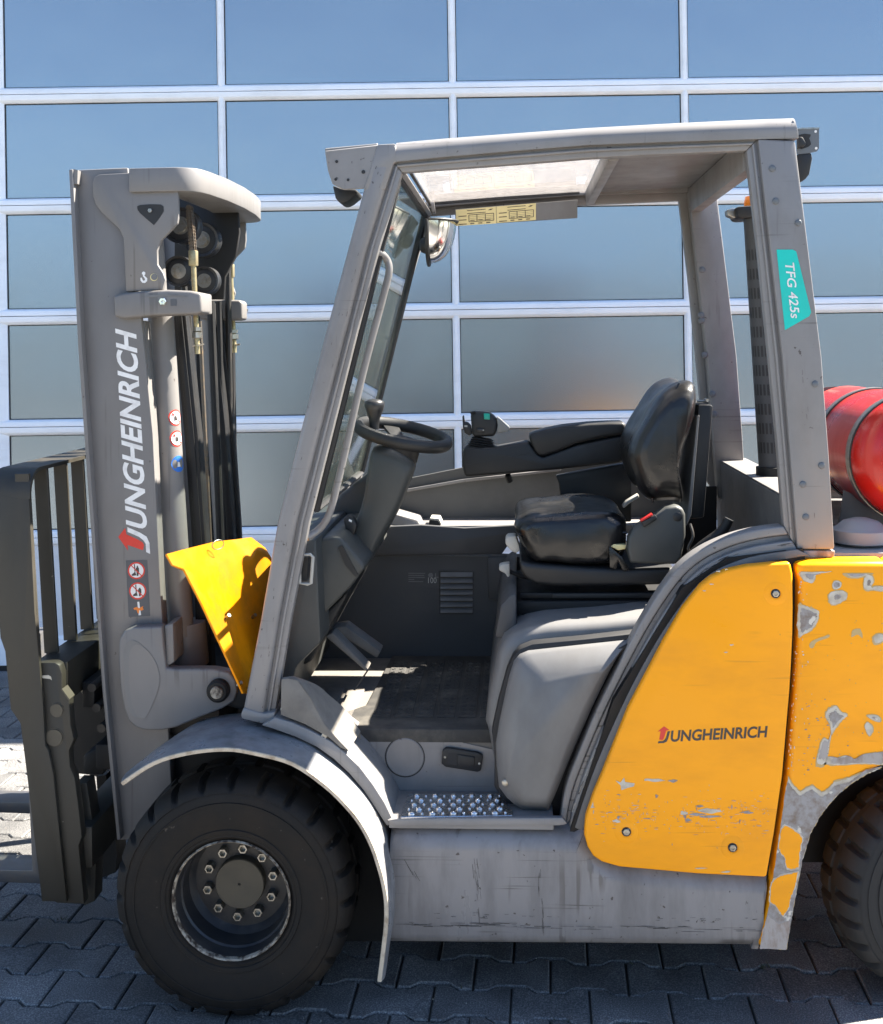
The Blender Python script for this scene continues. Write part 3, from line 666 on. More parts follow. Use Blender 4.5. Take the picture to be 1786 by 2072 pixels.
# ---------------------------------------------------------------- side skirt, frame, yellow side panel
SKY = 0.03
yp = [(1599,1138),(1604,1162),(1605,1230),(1604,1287),(1601,1350),(1598,1399),(1583,1573),(1566,1690),(1551,1776),(1409,1769),(1310,1760),(1252.7,1755),(1218,1745),(1200,1733),(1189,1715),(1182,1690),(1185,1654.6),(1200,1610),(1218,1567.8),(1271,1434.6),(1343.7,1296.5),(1381,1231.7),(1418.5,1184),(1440,1167),(1468,1154.4),(1510,1145),(1560,1140)]
ypan = plate('side_panel', yp, .012, .045, 'yellow_paint', FL, .007, 3)
plate('panel_backing', [(1240,1420),(1380,1190),(1470,1130),(1625,1110),(1640,1200),(1600,1700),(1560,1840),(1200,1760),(1150,1690)], .062, .14, 'black_paint', FL)
for u, v in ((1569,1201),(1267,1683),(1482,1715)):
    bm = nb(); c = P(u, v, .012); lathe(bm, [(.030, .0004), (.026, -.0012), (.014, -.0012), (.012, .004)], c, (0, 1, 0), 28); mk('panel_dimple', bm, 'yellow_paint', ypan)
    bm = nb(); cyl(bm, c + Vector((0, .004, 0)), c - Vector((0, .0008, 0)), .0115, n=18); mk('bolt_recess', bm, 'gasket', ypan)
    bm = nb(); hexnut(bm, c - Vector((0, .0006, 0)), (0, -1, 0), .0085, .004, .6); mk('bolt', bm, 'zinc', ypan)
# skirt: upper edge rolled inwards, lower edge tucked under, right end cut round the yellow panel
top = [(786,1690),(900,1690),(1040,1691),(1120,1692)]
bm = nb()
def sk(u, vt, vb):
    a_ = P(u, vt, SKY); b_ = P(u, vb, SKY); h = a_.z - b_.z
    return [Vector((a_.x, .105, a_.z + .010)), Vector((a_.x, .075, a_.z + .007)), Vector((a_.x, .048, a_.z - .006)), Vector((a_.x, .034, a_.z - .022)), Vector((a_.x, SKY, a_.z - .042)),
            Vector(((a_.x + b_.x) * .5, SKY, (a_.z - .042 + b_.z) * .5)), Vector((b_.x, SKY, b_.z + .03)), Vector((b_.x, .038, b_.z + .010)), Vector((b_.x, .058, b_.z - .002)), Vector((b_.x, .12, b_.z - .004))]
COLS = cols = [sk(u, v, 1914 + (u - 800) * .009) for u, v in ((788,1700),(800,1690),(860,1690),(940,1690),(1020,1691),(1100,1692),(1150,1693),(1163,1695))]
loft(bm, cols)
# recessed lip and the panel's lower surround
edge = [(1163,1697),(1167,1720),(1176,1745),(1195,1768),(1225,1784),(1265,1793),(1320,1799),(1409,1805),(1480,1809),(1545,1812)]
inner = [(1178,1690),(1182,1712),(1193,1735),(1212,1752),(1240,1761),(1280,1765),(1330,1769),(1409,1776),(1480,1779),(1551,1783)]
inner = [(u + 5 if i < 4 else u, v - 11) for i, (u, v) in enumerate(inner)]
E = PP(edge, SKY); I = PP(inner, .052); E[0] = cols[-1][4].copy(); E[1] = P(1169, 1742, SKY); E[2] = P(1180, 1758, SKY)
mid_ = [e_.lerp(i_, .5) + Vector((0, -.005, 0)) for e_, i_ in zip(E, I)]
loft(bm, [I, mid_, E])
bm.faces.new([bm.verts.new(p) for p in (cols[-1][4], cols[-1][3], cols[-1][2], cols[-1][1], I[0])])
low = [P(u, 1914 + (u - 800) * .009, SKY) for u, v in edge]
loft(bm, [E, [Vector(((e_.x + l_.x) * .5, SKY, (e_.z * .5 + l_.z * .5))) for e_, l_ in zip(E, low)], [Vector((l_.x, SKY, l_.z + .03)) for l_ in low], [Vector((l_.x, .038, l_.z + .010)) for l_ in low], [Vector((l_.x, .058, l_.z - .002)) for l_ in low], [Vector((l_.x, .12, l_.z - .004)) for l_ in low]])
skirt = mk('side_skirt', bm, 'skirt_paint', FL, ang=50)
plate('skirt_end', [(1545,1812),(1551,1783),(1552,1800),(1534,1921),(1520,1921)], SKY + .004, .12, 'skirt_paint', FL, .002)
plate('chassis', [(800,1700),(1560,1700),(1545,1905),(800,1905)], .13, 1.07, 'black_paint', FL)
# door sill bar, curved door frame strip beside the seat
plate('door_sill', [(783,1660),(800,1657),(1138,1655),(1148,1668),(1130,1671),(800,1673)], SKY + .012, SKY + .03, 'grey_paint', FL, .003)
si = [(1585.6,1065),(1550,1069),(1518,1075),(1473,1087.6),(1418.5,1112.5),(1376,1145),(1340,1190),(1310,1237),(1283,1284),(1245,1358),(1207.6,1434.6),(1175,1512),(1144,1594),(1132,1674)]
so = [(1613,1112),(1585,1116),(1530,1125),(1485,1138),(1440,1160),(1402,1194),(1374,1230),(1346,1271),(1322,1310),(1283,1380),(1240,1470),(1205,1552),(1180,1622),(1163,1675)]
si, so = [tuple(p) for p in crs(si, 4, False)], [tuple(p) for p in crs(so, 4, False)]
m1_ = mid(si, so, .36); m2_ = mid(si, so, .62)
plate('frame_strip', band(si, m1_), GY + .012, GY + .07, 'grey_paint', guard, .006, 3)
plate('frame_strip', band(m1_, m2_), GY + .024, GY + .06, 'skirt_paint', guard, .003, 2)
plate('frame_strip', band(m2_, so), GY + .004, GY + .05, 'grey_paint', guard, .008, 3)
so2 = [(u + 26, v + 12) for u, v in so]
plate('frame_gasket', band(so, so2), GY - .012, GY + .03, 'hood_grey', guard, .004)
plate('pillar_socket', [(1608,1114),(1690,1114),(1688,1128),(1604,1130)], GY + .006, GY + .09, 'rusty_steel', guard, .004)
plate('pillar_mount', [(1560,1128),(1690,1126),(1745,1150),(1560,1150)], GY + .02, GY + .16, 'bare_steel', FL)

# ---------------------------------------------------------------- counterweight
cwo = [(1610,1142),(1616,1180),(1615.5,1241),(1612,1320),(1608,1386),(1593,1566),(1572,1706.7),(1554.8,1828),(1534,1920),(1589.5,1924),(1598,1863),(1609,1800),(1620.8,1738),(1638,1682),(1655,1652),(1673,1627),(1697,1602),(1721.5,1581.6),(1753,1563),(1800,1546),(1800,1137),(1640,1137)]
bm = nb(); A_ = PP(cwo, .022)
prism(bm, A_, (0, 1.156, 0))
cw = mk('counterweight', bm, 'yellow_paint', FL, .014, 3, bang=40)
xq = P(1800, 1300, .022).x; zq = P(1800, 1137, .022).z; zr = P(1800, 1546, .022).z
pl_ = [(xq + .0005, .022), (xq + .12, .03), (xq + .20, .06), (xq + .255, .12), (xq + .28, .22), (xq + .29, .45)]
pl_ = pl_ + [(a_, 2 * YC - b_) for a_, b_ in pl_[::-1]]
bm = nb(); prism(bm, [(a_, b_, zr + .02) for a_, b_ in pl_], (0, 0, zq - zr - .02)); mk('counterweight_rear', bm, 'yellow_paint', cw, .012, 2, bang=40)
bm = nb(); ct = P(1625, 1139, .03); box(bm, ct.x, ct.x + .44, .10, 1.1, ct.z - .01, ct.z + .012); mk('hood_deck', bm, 'cap_grey', FL, .004)
def rag(q, i, a1=.10, a2=.05):
    return [1 + a1 * mnoise.noise(Vector((p[0] * .13, p[1] * .13, i * 3.1))) + a2 * mnoise.noise(Vector((p[0] * .6, p[1] * .6, i * 7.3))) + a2 * .8 * mnoise.noise(Vector((p[0] * 1.7, p[1] * 1.7, i * 2.3))) for p in q]
def chip(layers, y=.022, par=None):
    par = par or cw
    for i, (mname, pts, sc) in enumerate(layers):
        q = sm(pts, 12); cu = sum(p[0] for p in q) / len(q); cv = sum(p[1] for p in q) / len(q); out = []
        for p, d in zip(q, rag(q, i + cu * .01, .16 if i == 2 else .10, .14 if i == 2 else .06)):
            out.append(P(cu + (p[0]-cu) * sc * d, cv + (p[1]-cv) * sc * d, y - .0006 * (i + 1)))
        decal('paint_chip', [out], mname, par)
T_, C_, B_ = 'primer_tan', 'primer_cream', 'bare_steel'
def chip3(pts, a=1.0, b=.9, c=.6, y=.022, par=None, mats=(T_, C_, B_)):
    chip([(mats[0], pts, a), (mats[1], pts, b)] + ([(mats[2], pts, c)] if c else []), y, par)
LC = lambda x_, y_: ((2600 + x_ / 2.0724) / 1.935, (2200 + y_ / 2.0724) / 1.935)
chip3(mp(LC, [(1110,80),(1200,82),(1360,78),(1240,100),(1225,140),(1200,172),(1150,160),(1108,120)]), 1.03, .95, .5)
chip3(mp(LC, [(1360,185),(1375,155),(1410,150),(1440,170),(1435,205),(1400,225),(1370,220)]))
chip3(mp(LC, [(1330,285),(1350,250),(1400,232),(1460,235),(1488,270),(1470,310),(1400,345),(1350,345)]), 1.05, .95, .35)
chip3(mp(LC, [(1090,365),(1170,365),(1255,405),(1245,480),(1200,550),(1130,590),(1088,600)]), 1.03, .97, .74)
chip3(mp(LC, [(1620,210),(1625,130),(1650,100),(1690,115),(1700,160),(1680,200),(1700,225),(1650,232)]), 1.12, .95, .35)
chip3(mp(LC, [(1690,200),(1774,195),(1790,215),(1774,238),(1700,232)]), 1.1, .8, 0)
chip3(mp(LC, [(1450,95),(1560,90),(1690,95),(1600,130),(1500,130)]), 1.05, .7, .5, mats=(T_, C_, 'rusty_steel'))
chip([(T_, mp(LC, [(1178,680),(1195,645),(1260,615),(1340,590),(1330,615),(1240,650),(1210,695),(1185,700)]), 1)])
chip([(T_, mp(LC, [(1530,555),(1590,545),(1610,620),(1570,590),(1520,610)]), 1)])
chip3(mp(LC, [(1690,610),(1740,580),(1790,590),(1790,640),(1710,670)]), 1.05, .8, 0)
chip3(mp(LC, [(1310,1250),(1330,1200),(1390,1170),(1430,1210),(1490,1240),(1440,1290),(1380,1370),(1355,1400),(1345,1330)]), 1.06, .96, .62)
chip3(mp(LC, [(1260,1500),(1290,1430),(1335,1440),(1350,1400),(1360,1380),(1345,1470),(1330,1560),(1310,1640),(1235,1640)]), 1.06, .92, .7, mats=(T_, C_, 'rusty_steel'))
chip3(mp(LC, [(1300,1580),(1400,1590),(1480,1570),(1540,1600),(1620,1560),(1774,1540),(1850,1540),(1850,1640),(1600,1640),(1330,1650)]), 1.06, .95, .8, mats=(T_, C_, 'rusty_steel'))
chip3(mp(LC, [(1640,1245),(1720,1240),(1760,1270),(1755,1300),(1700,1290)]), 1.05, .85, .4)
chip3(mp(LC, [(1625,1330),(1650,1300),(1690,1330),(1695,1380),(1665,1415),(1640,1380)]), 1.06, .92, 0)
# bare lower leg with leftover yellow
leg = mp(LC, [(1005,1730),(1040,1790),(1100,1850),(1140,1830),(1200,1800),(1280,1860),(1330,1830),(1380,1770),(1500,1740),(1640,1685),(1770,1660)]) + [(1753,1566),(1722,1585),(1697,1606),(1674,1631),(1656,1656),(1640,1686),(1623,1741),(1611,1803),(1600,1866),(1591,1921),(1537,1917),(1557,1828),(1574,1708),(1588,1610)]
def raw(pts, mname, y):
    q = []
    for (a0, b0), (a1, b1) in zip(pts, list(pts[1:]) + [pts[0]]):
        for j in range(9): q.append((a0 + (a1 - a0) * j / 9, b0 + (b1 - b0) * j / 9))
    q = [(u + 1.8 * mnoise.noise(Vector((u * .21, v * .21, y * 900))) + 1.0 * mnoise.noise(Vector((u * .9, v * .9, y * 500))), v + 1.8 * mnoise.noise(Vector((u * .21 + 9, v * .21, y * 900))) + 1.0 * mnoise.noise(Vector((u * .9 + 5, v * .9, y * 500)))) for u, v in q]
    decal('paint_chip', [[P(u, v, y) for u, v in q]], mname, cw)
raw([(u, v + 1) for u, v in leg], T_, .0212)
raw([(u, v + 4) if i < 11 else (u, v) for i, (u, v) in enumerate(leg)], 'primer_cream', .0206)
raw([(u, v + 12) if i < 9 else (u, v) for i, (u, v) in enumerate(leg)], 'bare_steel', .0198)
LW = lambda x_, y_: ((2256 + x_ / 1.4883) / 1.935, (3000 + y_ / 1.4883) / 1.935)
y1_ = mp(LW, [(1180,470),(1195,370),(1215,345),(1260,365),(1300,400),(1318,420),(1300,500),(1295,590),(1255,600),(1225,590),(1215,530),(1195,510)])
y2_ = mp(LW, [(1150,665),(1190,640),(1290,618),(1275,700),(1245,770),(1240,820),(1205,870),(1185,850),(1165,815),(1130,790),(1135,700)])
for q in (y1_, y2_):
    cu = sum(p[0] for p in q)/len(q); cv = sum(p[1] for p in q)/len(q)
    raw([(cu + (a_-cu)*1.10, cv + (b_-cv)*1.08) for a_, b_ in q], 'primer_cream', .0193)
    raw(q, 'yellow_paint', .0188)
raw(mp(LW, [(1085,960),(1115,870),(1180,920),(1245,900),(1238,980),(1222,1070),(1070,1062)]), 'rusty_steel', .0193)
# scratches and chips low on the yellow side panel
rr_ = random.Random(3)
def scratch(u, v, w_, h_, mname, y=.012):
    n_ = 12; pts = [(u + w_ * math.cos(2*math.pi*i/n_) * (1 + .5*rr_.uniform(-1, 1)), v + h_ * math.sin(2*math.pi*i/n_) * (1 + .6*rr_.uniform(-1, 1))) for i in range(n_)]
    decal('scratch', [[P(a_, b_, y - .0005 - .0003 * rr_.random()) for a_, b_ in pts]], mname, ypan)
for i in range(52):
    u = rr_.uniform(1200, 1560); v = rr_.gauss(1650, 22)
    if v > 1740 or v < 1590: continue
    scratch(u, v, rr_.choice((1.0, 1.2, 2.5, 7)) * rr_.uniform(.5, 1.3), rr_.choice((.6, .8, 3.5)) * rr_.uniform(.5, 1.3), rr_.choice((B_, 'primer_cream', B_, 'rusty_steel')))
scratch(1320, 1578, 22, 3.2, 'primer_cream'); scratch(1362, 1580, 9, 3.5, 'bare_steel'); scratch(1440, 1641, 24, 4.5, 'primer_cream'); scratch(1410, 1648, 14, 3, 'bare_steel'); scratch(1436, 1652, 20, 2, 'bare_steel'); scratch(1510, 1644, 12, 2.5, 'bare_steel')
decal('paint_chip', [[P(u, v, .0112) for u, v in mp(LW, [(228,84),(258,94),(278,66),(284,92),(340,100),(335,118),(300,126),(262,140),(258,112)])]], 'primer_cream', ypan)
decal('paint_chip', [[P(u, v, .0112) for u, v in mp(LW, [(82,245),(98,208),(100,236),(110,240)])]], 'primer_cream', ypan)
for u, v in ((1453,1156),(1469,1152),(1480,1305),(1469,1320),(1440,1182),(1424,1195)): scratch(u, v, 4, 1.3, 'primer_cream')
for u, v in ((1417,1757),(1470,1764)): scratch(u, v, 11, 1.4, 'primer_cream')
# logo (arrow + lettering), drawn in cap heights, set anywhere
def logo(o, xd, yd, cap_h, length, inkname, parent, shear):
    xd, yd = Vector(xd).normalized() * cap_h, Vector(yd).normalized() * cap_h
    f = lambda q: [Vector(o) + xd * a_ + yd * b_ for a_, b_ in q]
    decal('logo_arrow', [f([(-.47,1.39),(-1.06,.97),(-.80,.97),(-.98,.27),(-.74,.20),(-.62,.26),(-.50,.50),(-.32,1.0),(-.03,1.04)])], 'letter_red', parent)
    decal('lettering', [f([(-.20,.94),(-.38,.42),(-.52,.22),(-.68,.12),(-1.05,.12),(-1.12,-.06),(-.62,-.06),(-.34,.06),(-.18,.36),(.02,.94)])], inkname, parent)
    text('lettering', 'UNGHEINRICH', Vector(o) + xd * .02, xd, yd, length - cap_h * .02, cap_h, inkname, parent, shear, .028)
o3 = P(1357, 1501.5, .0113); e3 = P(1555, 1492, .0113)
logo(o3, e3 - o3, P(1354.5, 1470, .0113) - P(1357, 1501.5, .0113), (P(0, 0, .0113) - P(0, 22.5, .0113)).length, (e3 - o3).length, 'letter_black', ypan, .2)

bm = nb(); xk_ = P(1640, 1700, .3).x; box(bm, xk_ - .12, xk_ + .42, .30, .90, .26, .62); mk('sun_streak_blocker', bm, 'black_paint', FL)  # unseen box added to stop a streak of sun under the truck

# small chips, scuffs and scrapes (fine wear, joined)
def specks(name, n_, place, mname, par, y, size, seed):
    g = random.Random(seed); bm = nb()
    for i in range(n_):
        u, v = place(g); w_, h_ = size(g); k = g.choice((5, 6, 7)); a0 = g.random() * 6
        bm.faces.new([bm.verts.new(P(u + w_ * math.cos(a0 + 2*math.pi*j/k) * g.uniform(.5, 1.3), v + h_ * math.sin(a0 + 2*math.pi*j/k) * g.uniform(.5, 1.3), y - .0003 * g.random())) for j in range(k)])
    structure(mk(name, bm, mname, par, flat=True), 'stuff')
ce_ = lambda g: ((lambda v: (1613 - max(0, v - 1240) * .062 + g.expovariate(.16), v))(g.uniform(1160, 1560)))
specks('chip_speck', 70, ce_, 'primer_cream', cw, .0212, lambda g: (g.uniform(.5, 2.0), g.uniform(.5, 3.0)), 1)
specks('chip_speck', 60, lambda g: (g.uniform(1625, 1785), g.uniform(1160, 1560)), 'primer_tan', cw, .0212, lambda g: (g.uniform(.4, 1.8), g.uniform(.4, 1.4)), 2)
specks('chip_speck', 50, lambda g: (g.gauss(1650, 30), g.gauss(1480, 40)), 'bare_steel', cw, .0208, lambda g: (g.uniform(.4, 3.0), g.uniform(.4, 1.6)), 4)
specks('chip_speck', 120, lambda g: (g.uniform(1215, 1555), g.gauss(1648, 24)), 'primer_cream', ypan, .0112, lambda g: g.choice(((.5, 2.2), (2.4, .5), (.9, .8), (5, .5))), 5)
specks('chip_speck', 110, lambda g: (g.uniform(1215, 1555), g.gauss(1655, 20)), 'rusty_steel', ypan, .0110, lambda g: g.choice(((.5, 2.6), (3.0, .5), (.8, .8), (6, .45))), 6)
def scrape(path, y, n_, mname, par, seed, wmax=2.2, lmax=16):
    g = random.Random(seed); bm = nb()
    for i in range(n_):
        t = g.random() * (len(path) - 1.001); k = int(t); f = t - k
        (a0, b0), (a1, b1) = path[k], path[k+1]; d = Vector((a1 - a0, b1 - b0)).normalized(); nn = Vector((-d.y, d.x))
        c = Vector((a0 + (a1 - a0) * f, b0 + (b1 - b0) * f)) + nn * g.gauss(0, 2.5)
        L_ = g.uniform(3, lmax); w_ = g.uniform(.4, wmax); pts = []
        for s_ in (-1, -.4, .2, 1): pts.append(c + d * L_ * s_ + nn * (w_ * g.uniform(.1, 1)))
        for s_ in (1, .2, -.4, -1): pts.append(c + d * L_ * s_ - nn * (w_ * g.uniform(0, .8)))
        bm.faces.new([bm.verts.new(P(p.x, p.y, y - .0003 * g.random())) for p in pts])
    structure(mk('scrape', bm, mname, par, flat=True), 'stuff')
scrape(mid(si, so, .76), GY + .0034, 34, 'scuff_dark', guard, 11, 1.6, 14)
scrape(mid(si, so, .72)[24:], GY + .0030, 26, 'primer_cream', guard, 12, 1.2, 14)
scrape(mid(Ao, Am, .45), GY - .0006, 14, 'scuff_dark', guard, 13, 1.0, 3)
scrape(mid(Ao, Am, .75), GY - .0006, 12, 'scuff_dark', guard, 14, .8, 5)
scrape([(820,1870),(1000,1872),(1200,1876),(1530,1880)], SKY - .0006, 60, 'scuff_dark', skirt, 15, .9, 26)
scrape([(820,1850),(1000,1852),(1300,1858),(1530,1862)], SKY - .0006, 30, 'scuff_dark', skirt, 16, .9, 6)
scrape([(960,1745),(975,1880)], SKY - .0006, 16, 'scuff_dark', skirt, 17, .8, 16)
scrape([(1090,1745),(1100,1890)], SKY - .0006, 14, 'scuff_dark', skirt, 18, .8, 16)
scrape([(815,1730),(850,1790)], SKY - .0006, 6, 'scuff_dark', skirt, 19, 1.2, 14)
scrape(mid(Bo, Bm, .5), GY + .0014, 10, 'scuff_dark', guard, 20, .8, 6)

# ---------------------------------------------------------------- wheels
def tyre(bm, c, ax, Rt, W, rim, lugs, depth=.014, seg=6, groove=1):
    ax = Vector(ax).normalized(); a, q = frame_of(ax); n = lugs * seg; c = Vector(c)
    prof = [(rim, .030, 0), (rim + .002, .012, 0), (rim + .012, .004, 0), (rim + .018, .0045, 0), (rim + .020, .0015, 0), (rim + .030, .000, 0), (rim + .032, .003, 0), (rim + .045, .001, 0), (Rt * .74, -.004, 0), (Rt * .80, -.0035, 0), (Rt * .803, -.006, 0), (Rt * .815, -.006, 0), (Rt * .818, -.003, 0), (Rt * .86, -.001, 0), (Rt * .885, .002, 0), (Rt * .89, -.001, .1), (Rt * .915, .002, .35), (Rt * .945, .008, .7), (Rt * .97, .018, .95),
            (Rt * .99, .030, 1), (Rt, .045, 1), (Rt, W * .42, 1), (Rt * .985, W * .44, .1), (Rt * .985, W * .56, .1), (Rt, W * .58, 1), (Rt, W - .045, 1), (Rt * .975, W - .02, .8), (Rt * .90, W, 0), (rim, W - .02, 0)]
    rings = []
    for k, (r_, h, f) in enumerate(prof):
        sh = 0 if h < W / 2 else seg // 2
        tw = (h / W) * 1.6
        row = []
        for j in range(n):
            ph = (j + sh) % seg; g = 1.0 if ph in ((0,) if seg < 8 else (0, 1)) else 0.0
            rad = r_ - depth * f * g; t = 2 * math.pi * (j + tw) / n
            row.append(bm.verts.new(c + ax * h + (a * math.cos(t) + q * math.sin(t)) * rad))
        rings.append(row)
    for A, B in zip(rings, rings[1:]):
        for j in range(n): bm.faces.new((A[j], A[(j+1) % n], B[(j+1) % n], B[j]))
wc = P(468.5, 1819.5, -.035); wc = Vector((wc.x, -.048, .297))
bm = nb(); tyre(bm, wc, (0, 1, 0), .301, .215, .146, 24, .013, 10)
fw = mk('front_wheel', bm, 'rubber', FL, ang=30, label='worn black drive tyre with recessed dark rim')
bm = nb(); lathe(bm, [(.150, .006), (.1475, .000), (.1445, .004), (.1435, .018)], wc, (0, 1, 0), 64); mk('rim_edge', bm, 'rim_edge', fw)
bm = nb(); lathe(bm, [(.1435, .016), (.140, .05), (.136, .055), (.134, .105), (.124, .118), (.120, .122), (.062, .122), (.060, .105), (.0, .104)], wc, (0, 1, 0), 64); mk('rim', bm, 'rim_paint', fw, ang=25)
bm = nb(); lathe(bm, [(.0635, .125), (.0635, .097), (.0615, .094), (.004, .094), (.0035, .099), (0, .099)], wc, (0, 1, 0), 48); mk('hub_cap', bm, 'hub_paint', fw, ang=25)
for i in range(10):
    t = 2 * math.pi * (i + .35) / 10; c = wc + Vector((.087 * math.cos(t), .1225, .087 * math.sin(t)))
    bm = nb(); hexnut(bm, c, (0, -1, 0), .0135, .024, .62); mk('wheel_nut', bm, 'zinc', fw, ang=20)
bm = nb(); ww = Vector((wc.x, 1.0, wc.z)); tyre(bm, ww, (0, 1, 0), .290, .205, .147, 27, .015, 6); lathe(bm, [(.147, .03), (.147, .18), (0, .18)], ww, (0, 1, 0), 32); mk('front_wheel', bm, 'rubber', FL)
bm = nb(); cyl(bm, (wc.x, .16, wc.z), (wc.x, 1.04, wc.z), .07, n=20); box(bm, wc.x - .12, wc.x + .25, .26, .94, .17, .45); mk('front_axle', bm, 'black_paint', FL)
xl = P(1676, 1778, .21).x; rc = Vector((xl + .262, .12, .262)); ra = Vector((-math.sin(R(15)), math.cos(R(15)), 0))
bm = nb(); tyre(bm, rc, ra, .262, .17, .150, 26, .016, 8)
rw = mk('rear_wheel', bm, 'tyre_grey', FL, ang=30, label='grey treaded steer tyre turned slightly under the counterweight')
bm = nb(); lathe(bm, [(.150, .006), (.145, .0), (.140, .02), (.11, .05), (.06, .05), (.06, .03), (0, .03)], rc, ra, 40); mk('rim', bm, 'rim_paint', rw, ang=25)
bm = nb(); r2 = Vector((rc.x, 1.135, .262)); tyre(bm, r2, -ra, .262, .17, .150, 26, .016, 8); mk('rear_wheel', bm, 'tyre_grey', FL)
bm = nb(); cyl(bm, (rc.x, .2, .27), (rc.x, 1.0, .27), .06, n=16); box(bm, rc.x - .10, rc.x + .12, .24, .96, .2, .36); mk('steer_axle', bm, 'black_paint', FL)

# ---------------------------------------------------------------- front fender
fn = [(248,1587),(311,1546),(380,1525.5),(457,1518),(519,1527),(592,1547.7),(658,1593),(700,1634),(727.6,1669),(748,1707),(762,1745.6),(774,1790),(779.6,1829),(779,1875),(774.4,1916),(766,1985)]
N = [Vector(p) for p in crs(PP(fn, -.07), 4, False)]
nrm = []
for i in range(len(N)):
    t = (N[min(i+1, len(N)-1)] - N[max(i-1, 0)]); t.y = 0; t.normalize(); nrm.append(Vector((-t.z, 0, t.x)))
th = .0075
def off(y, d, trim=0.0):
    out = []
    for i, (p, n_) in enumerate(zip(N, nrm)): out.append(Vector((p.x, y, p.z)) + n_ * d)
    return out
bm = nb()
o0, o1 = off(-.026, th), off(-.03, th * .5)
rowsY = [(-.068, th), (-.02, th + .004), (.05, th + .006), (.12, th + .004), (.21, th - .004)]
curves = [off(y, d) for y, d in rowsY]
# front tip sweeps back, rear flap narrows towards its end
def taper(curve, y):
    out = []
    n_ = len(curve)
    for i, p in enumerate(curve):
        f = i / (n_ - 1); w_ = 1.0
        if f < .10: w_ = .35 + 6.5 * f
        if f > .86: w_ = 1 - (f - .86) / .14 * .80
        out.append(Vector((p.x, -.068 + (y + .068) * w_, p.z)))
    return out
curves = [taper(c, y) for c, (y, d) in zip(curves, rowsY)]
under = [taper(off(y, d - th * 1.2), y) for y, d in rowsY]
loft(bm, curves + under[::-1])
fender = mk('front_fender', bm, 'fender_paint', FL, ang=60)
bm = nb(); loft(bm, [off(-.070, th * 1.0), off(-.0735, th * .8), off(-.0735, -.002), off(-.068, -.004), off(-.06, -.004)]); mk('fender_lip', bm, 'fender_edge', fender, ang=60)
mirror(fender, YC, FL)
# inner mudguard edge plate above the fender: grey scuff panel and the curved step cheek
chk_o = [(528,1468),(560,1478),(598,1492),(640,1512),(675,1537),(706,1566),(735,1600),(760,1638),(782,1672)]
chk_i = [(556,1452),(590,1462),(625,1477),(668,1500),(700,1525),(728,1552),(755,1588),(778,1624),(799,1668)]
plate('step_cheek', band(chk_o, chk_i), .05, .30, 'grey_paint', FL, .004)
plate('cheek_back', [(528,1472),(600,1498),(675,1542),(735,1606),(782,1676),(790,1700),(820,1700),(800,1640),(760,1570),(700,1500),(620,1440),(555,1440)], .16, .30, 'grey_paint', FL)
LF_ = lambda x_, y_: ((1000 + x_/1.594)/1.935, (2000 + y_/1.594)/1.935)
plate('scuff_panel', mp(LF_, [(160,1050),(200,1045),(260,1055),(345,1170),(430,1330),(585,1500),(530,1480),(460,1420),(410,1390),(300,1330),(155,1275)]), .052, .070, 'floor_plate', FL, .003)
bm = nb(); lo_ = crs([P(*LF_(a_, b_), .052) for a_, b_ in ((200,1046),(262,1062),(345,1172),(430,1332),(585,1500))], 4, False); hi_ = crs([P(*LF_(a_, b_), .20) for a_, b_ in ((240,1030),(380,1085),(470,1160),(560,1240),(655,1375))], 4, False)
loft(bm, [lo_, [a_.lerp(b_, .12) + Vector((0, 0, .004)) for a_, b_ in zip(lo_, hi_)], hi_, [p - Vector((0, 0, .03)) for p in hi_]]); mk('scuff_slope', bm, 'floor_plate', FL, ang=50)
for u, v in ((574,1434),(656,1488)):
    bm = nb(); hexnut(bm, P(u, v, .0575), (0, -1, 0), .008, .005, .6); mk('bolt', bm, 'zinc', FL)

# ---------------------------------------------------------------- mast (tilted slightly forward)
MY = .22
Lf = [(138.5,343),(157,701),(169.3,879),(206,1395),(236,1695)]
Lw = [(158,344),(176,701),(188,879),(222,1395),(252,1700)]
Rw_ = [(258,340),(286,649),(309,879),(323,1168),(336,1400),(352,1700)]
def at_v(poly, v):
    for (a_, b_), (c_, d_) in zip(poly, poly[1:]):
        if b_ <= v <= d_: t = (v - b_) / (d_ - b_); return (a_ + (c_ - a_) * t, v)
    return poly[-1]
web = [(150,344),(258,339),(286,649),(309,879),(323,1168),(336,1400),(352,1700),(240,1700),(214,1395),(180,879),(168,701)]
mast = plate('mast', web, MY, MY + .02, 'mast_paint', FL, .004, 2)
fl_ = plate('mast_flange', band([(138.5,343),(157,701),(169.3,879),(206,1395),(236,1700)], [(147,342),(165.5,701),(177.5,879),(213.5,1395),(243.5,1700)]), MY - .028, MY + .06, 'mast_paint', mast, .003, 2)
rf = plate('mast_flange', band([(284,649),(300,879),(314,1168),(328,1400),(344,1700)], [(292,649),(309,879),(323,1168),(336,1400),(352,1700)]), MY + .0205, MY + .07, 'mast_paint', mast, .003, 2)
plate('wedge', [(148,342),(157,344),(156,372),(149,372)], MY - .024, MY - .001, 'mast_paint', mast)
for o in (mast, fl_, rf): mirror(o, YC, mast, 'far_rail' if o is mast else None)
# inner rails
ir = band([(345,604),(372,880),(388,1100),(400,1380)], [(372,604),(400,880),(415,1100),(428,1380)])
o = plate('inner_rail', ir, MY + .16, MY + .19, 'black_paint', mast, .003); mirror(o, YC, mast)
o = plate('inner_rail', band([(352,604),(378,880),(394,1100),(404,1380)], [(364,604),(392,880),(408,1100),(420,1380)]), MY + .155, MY + .25, 'black_paint', mast, .003); mirror(o, YC, mast)
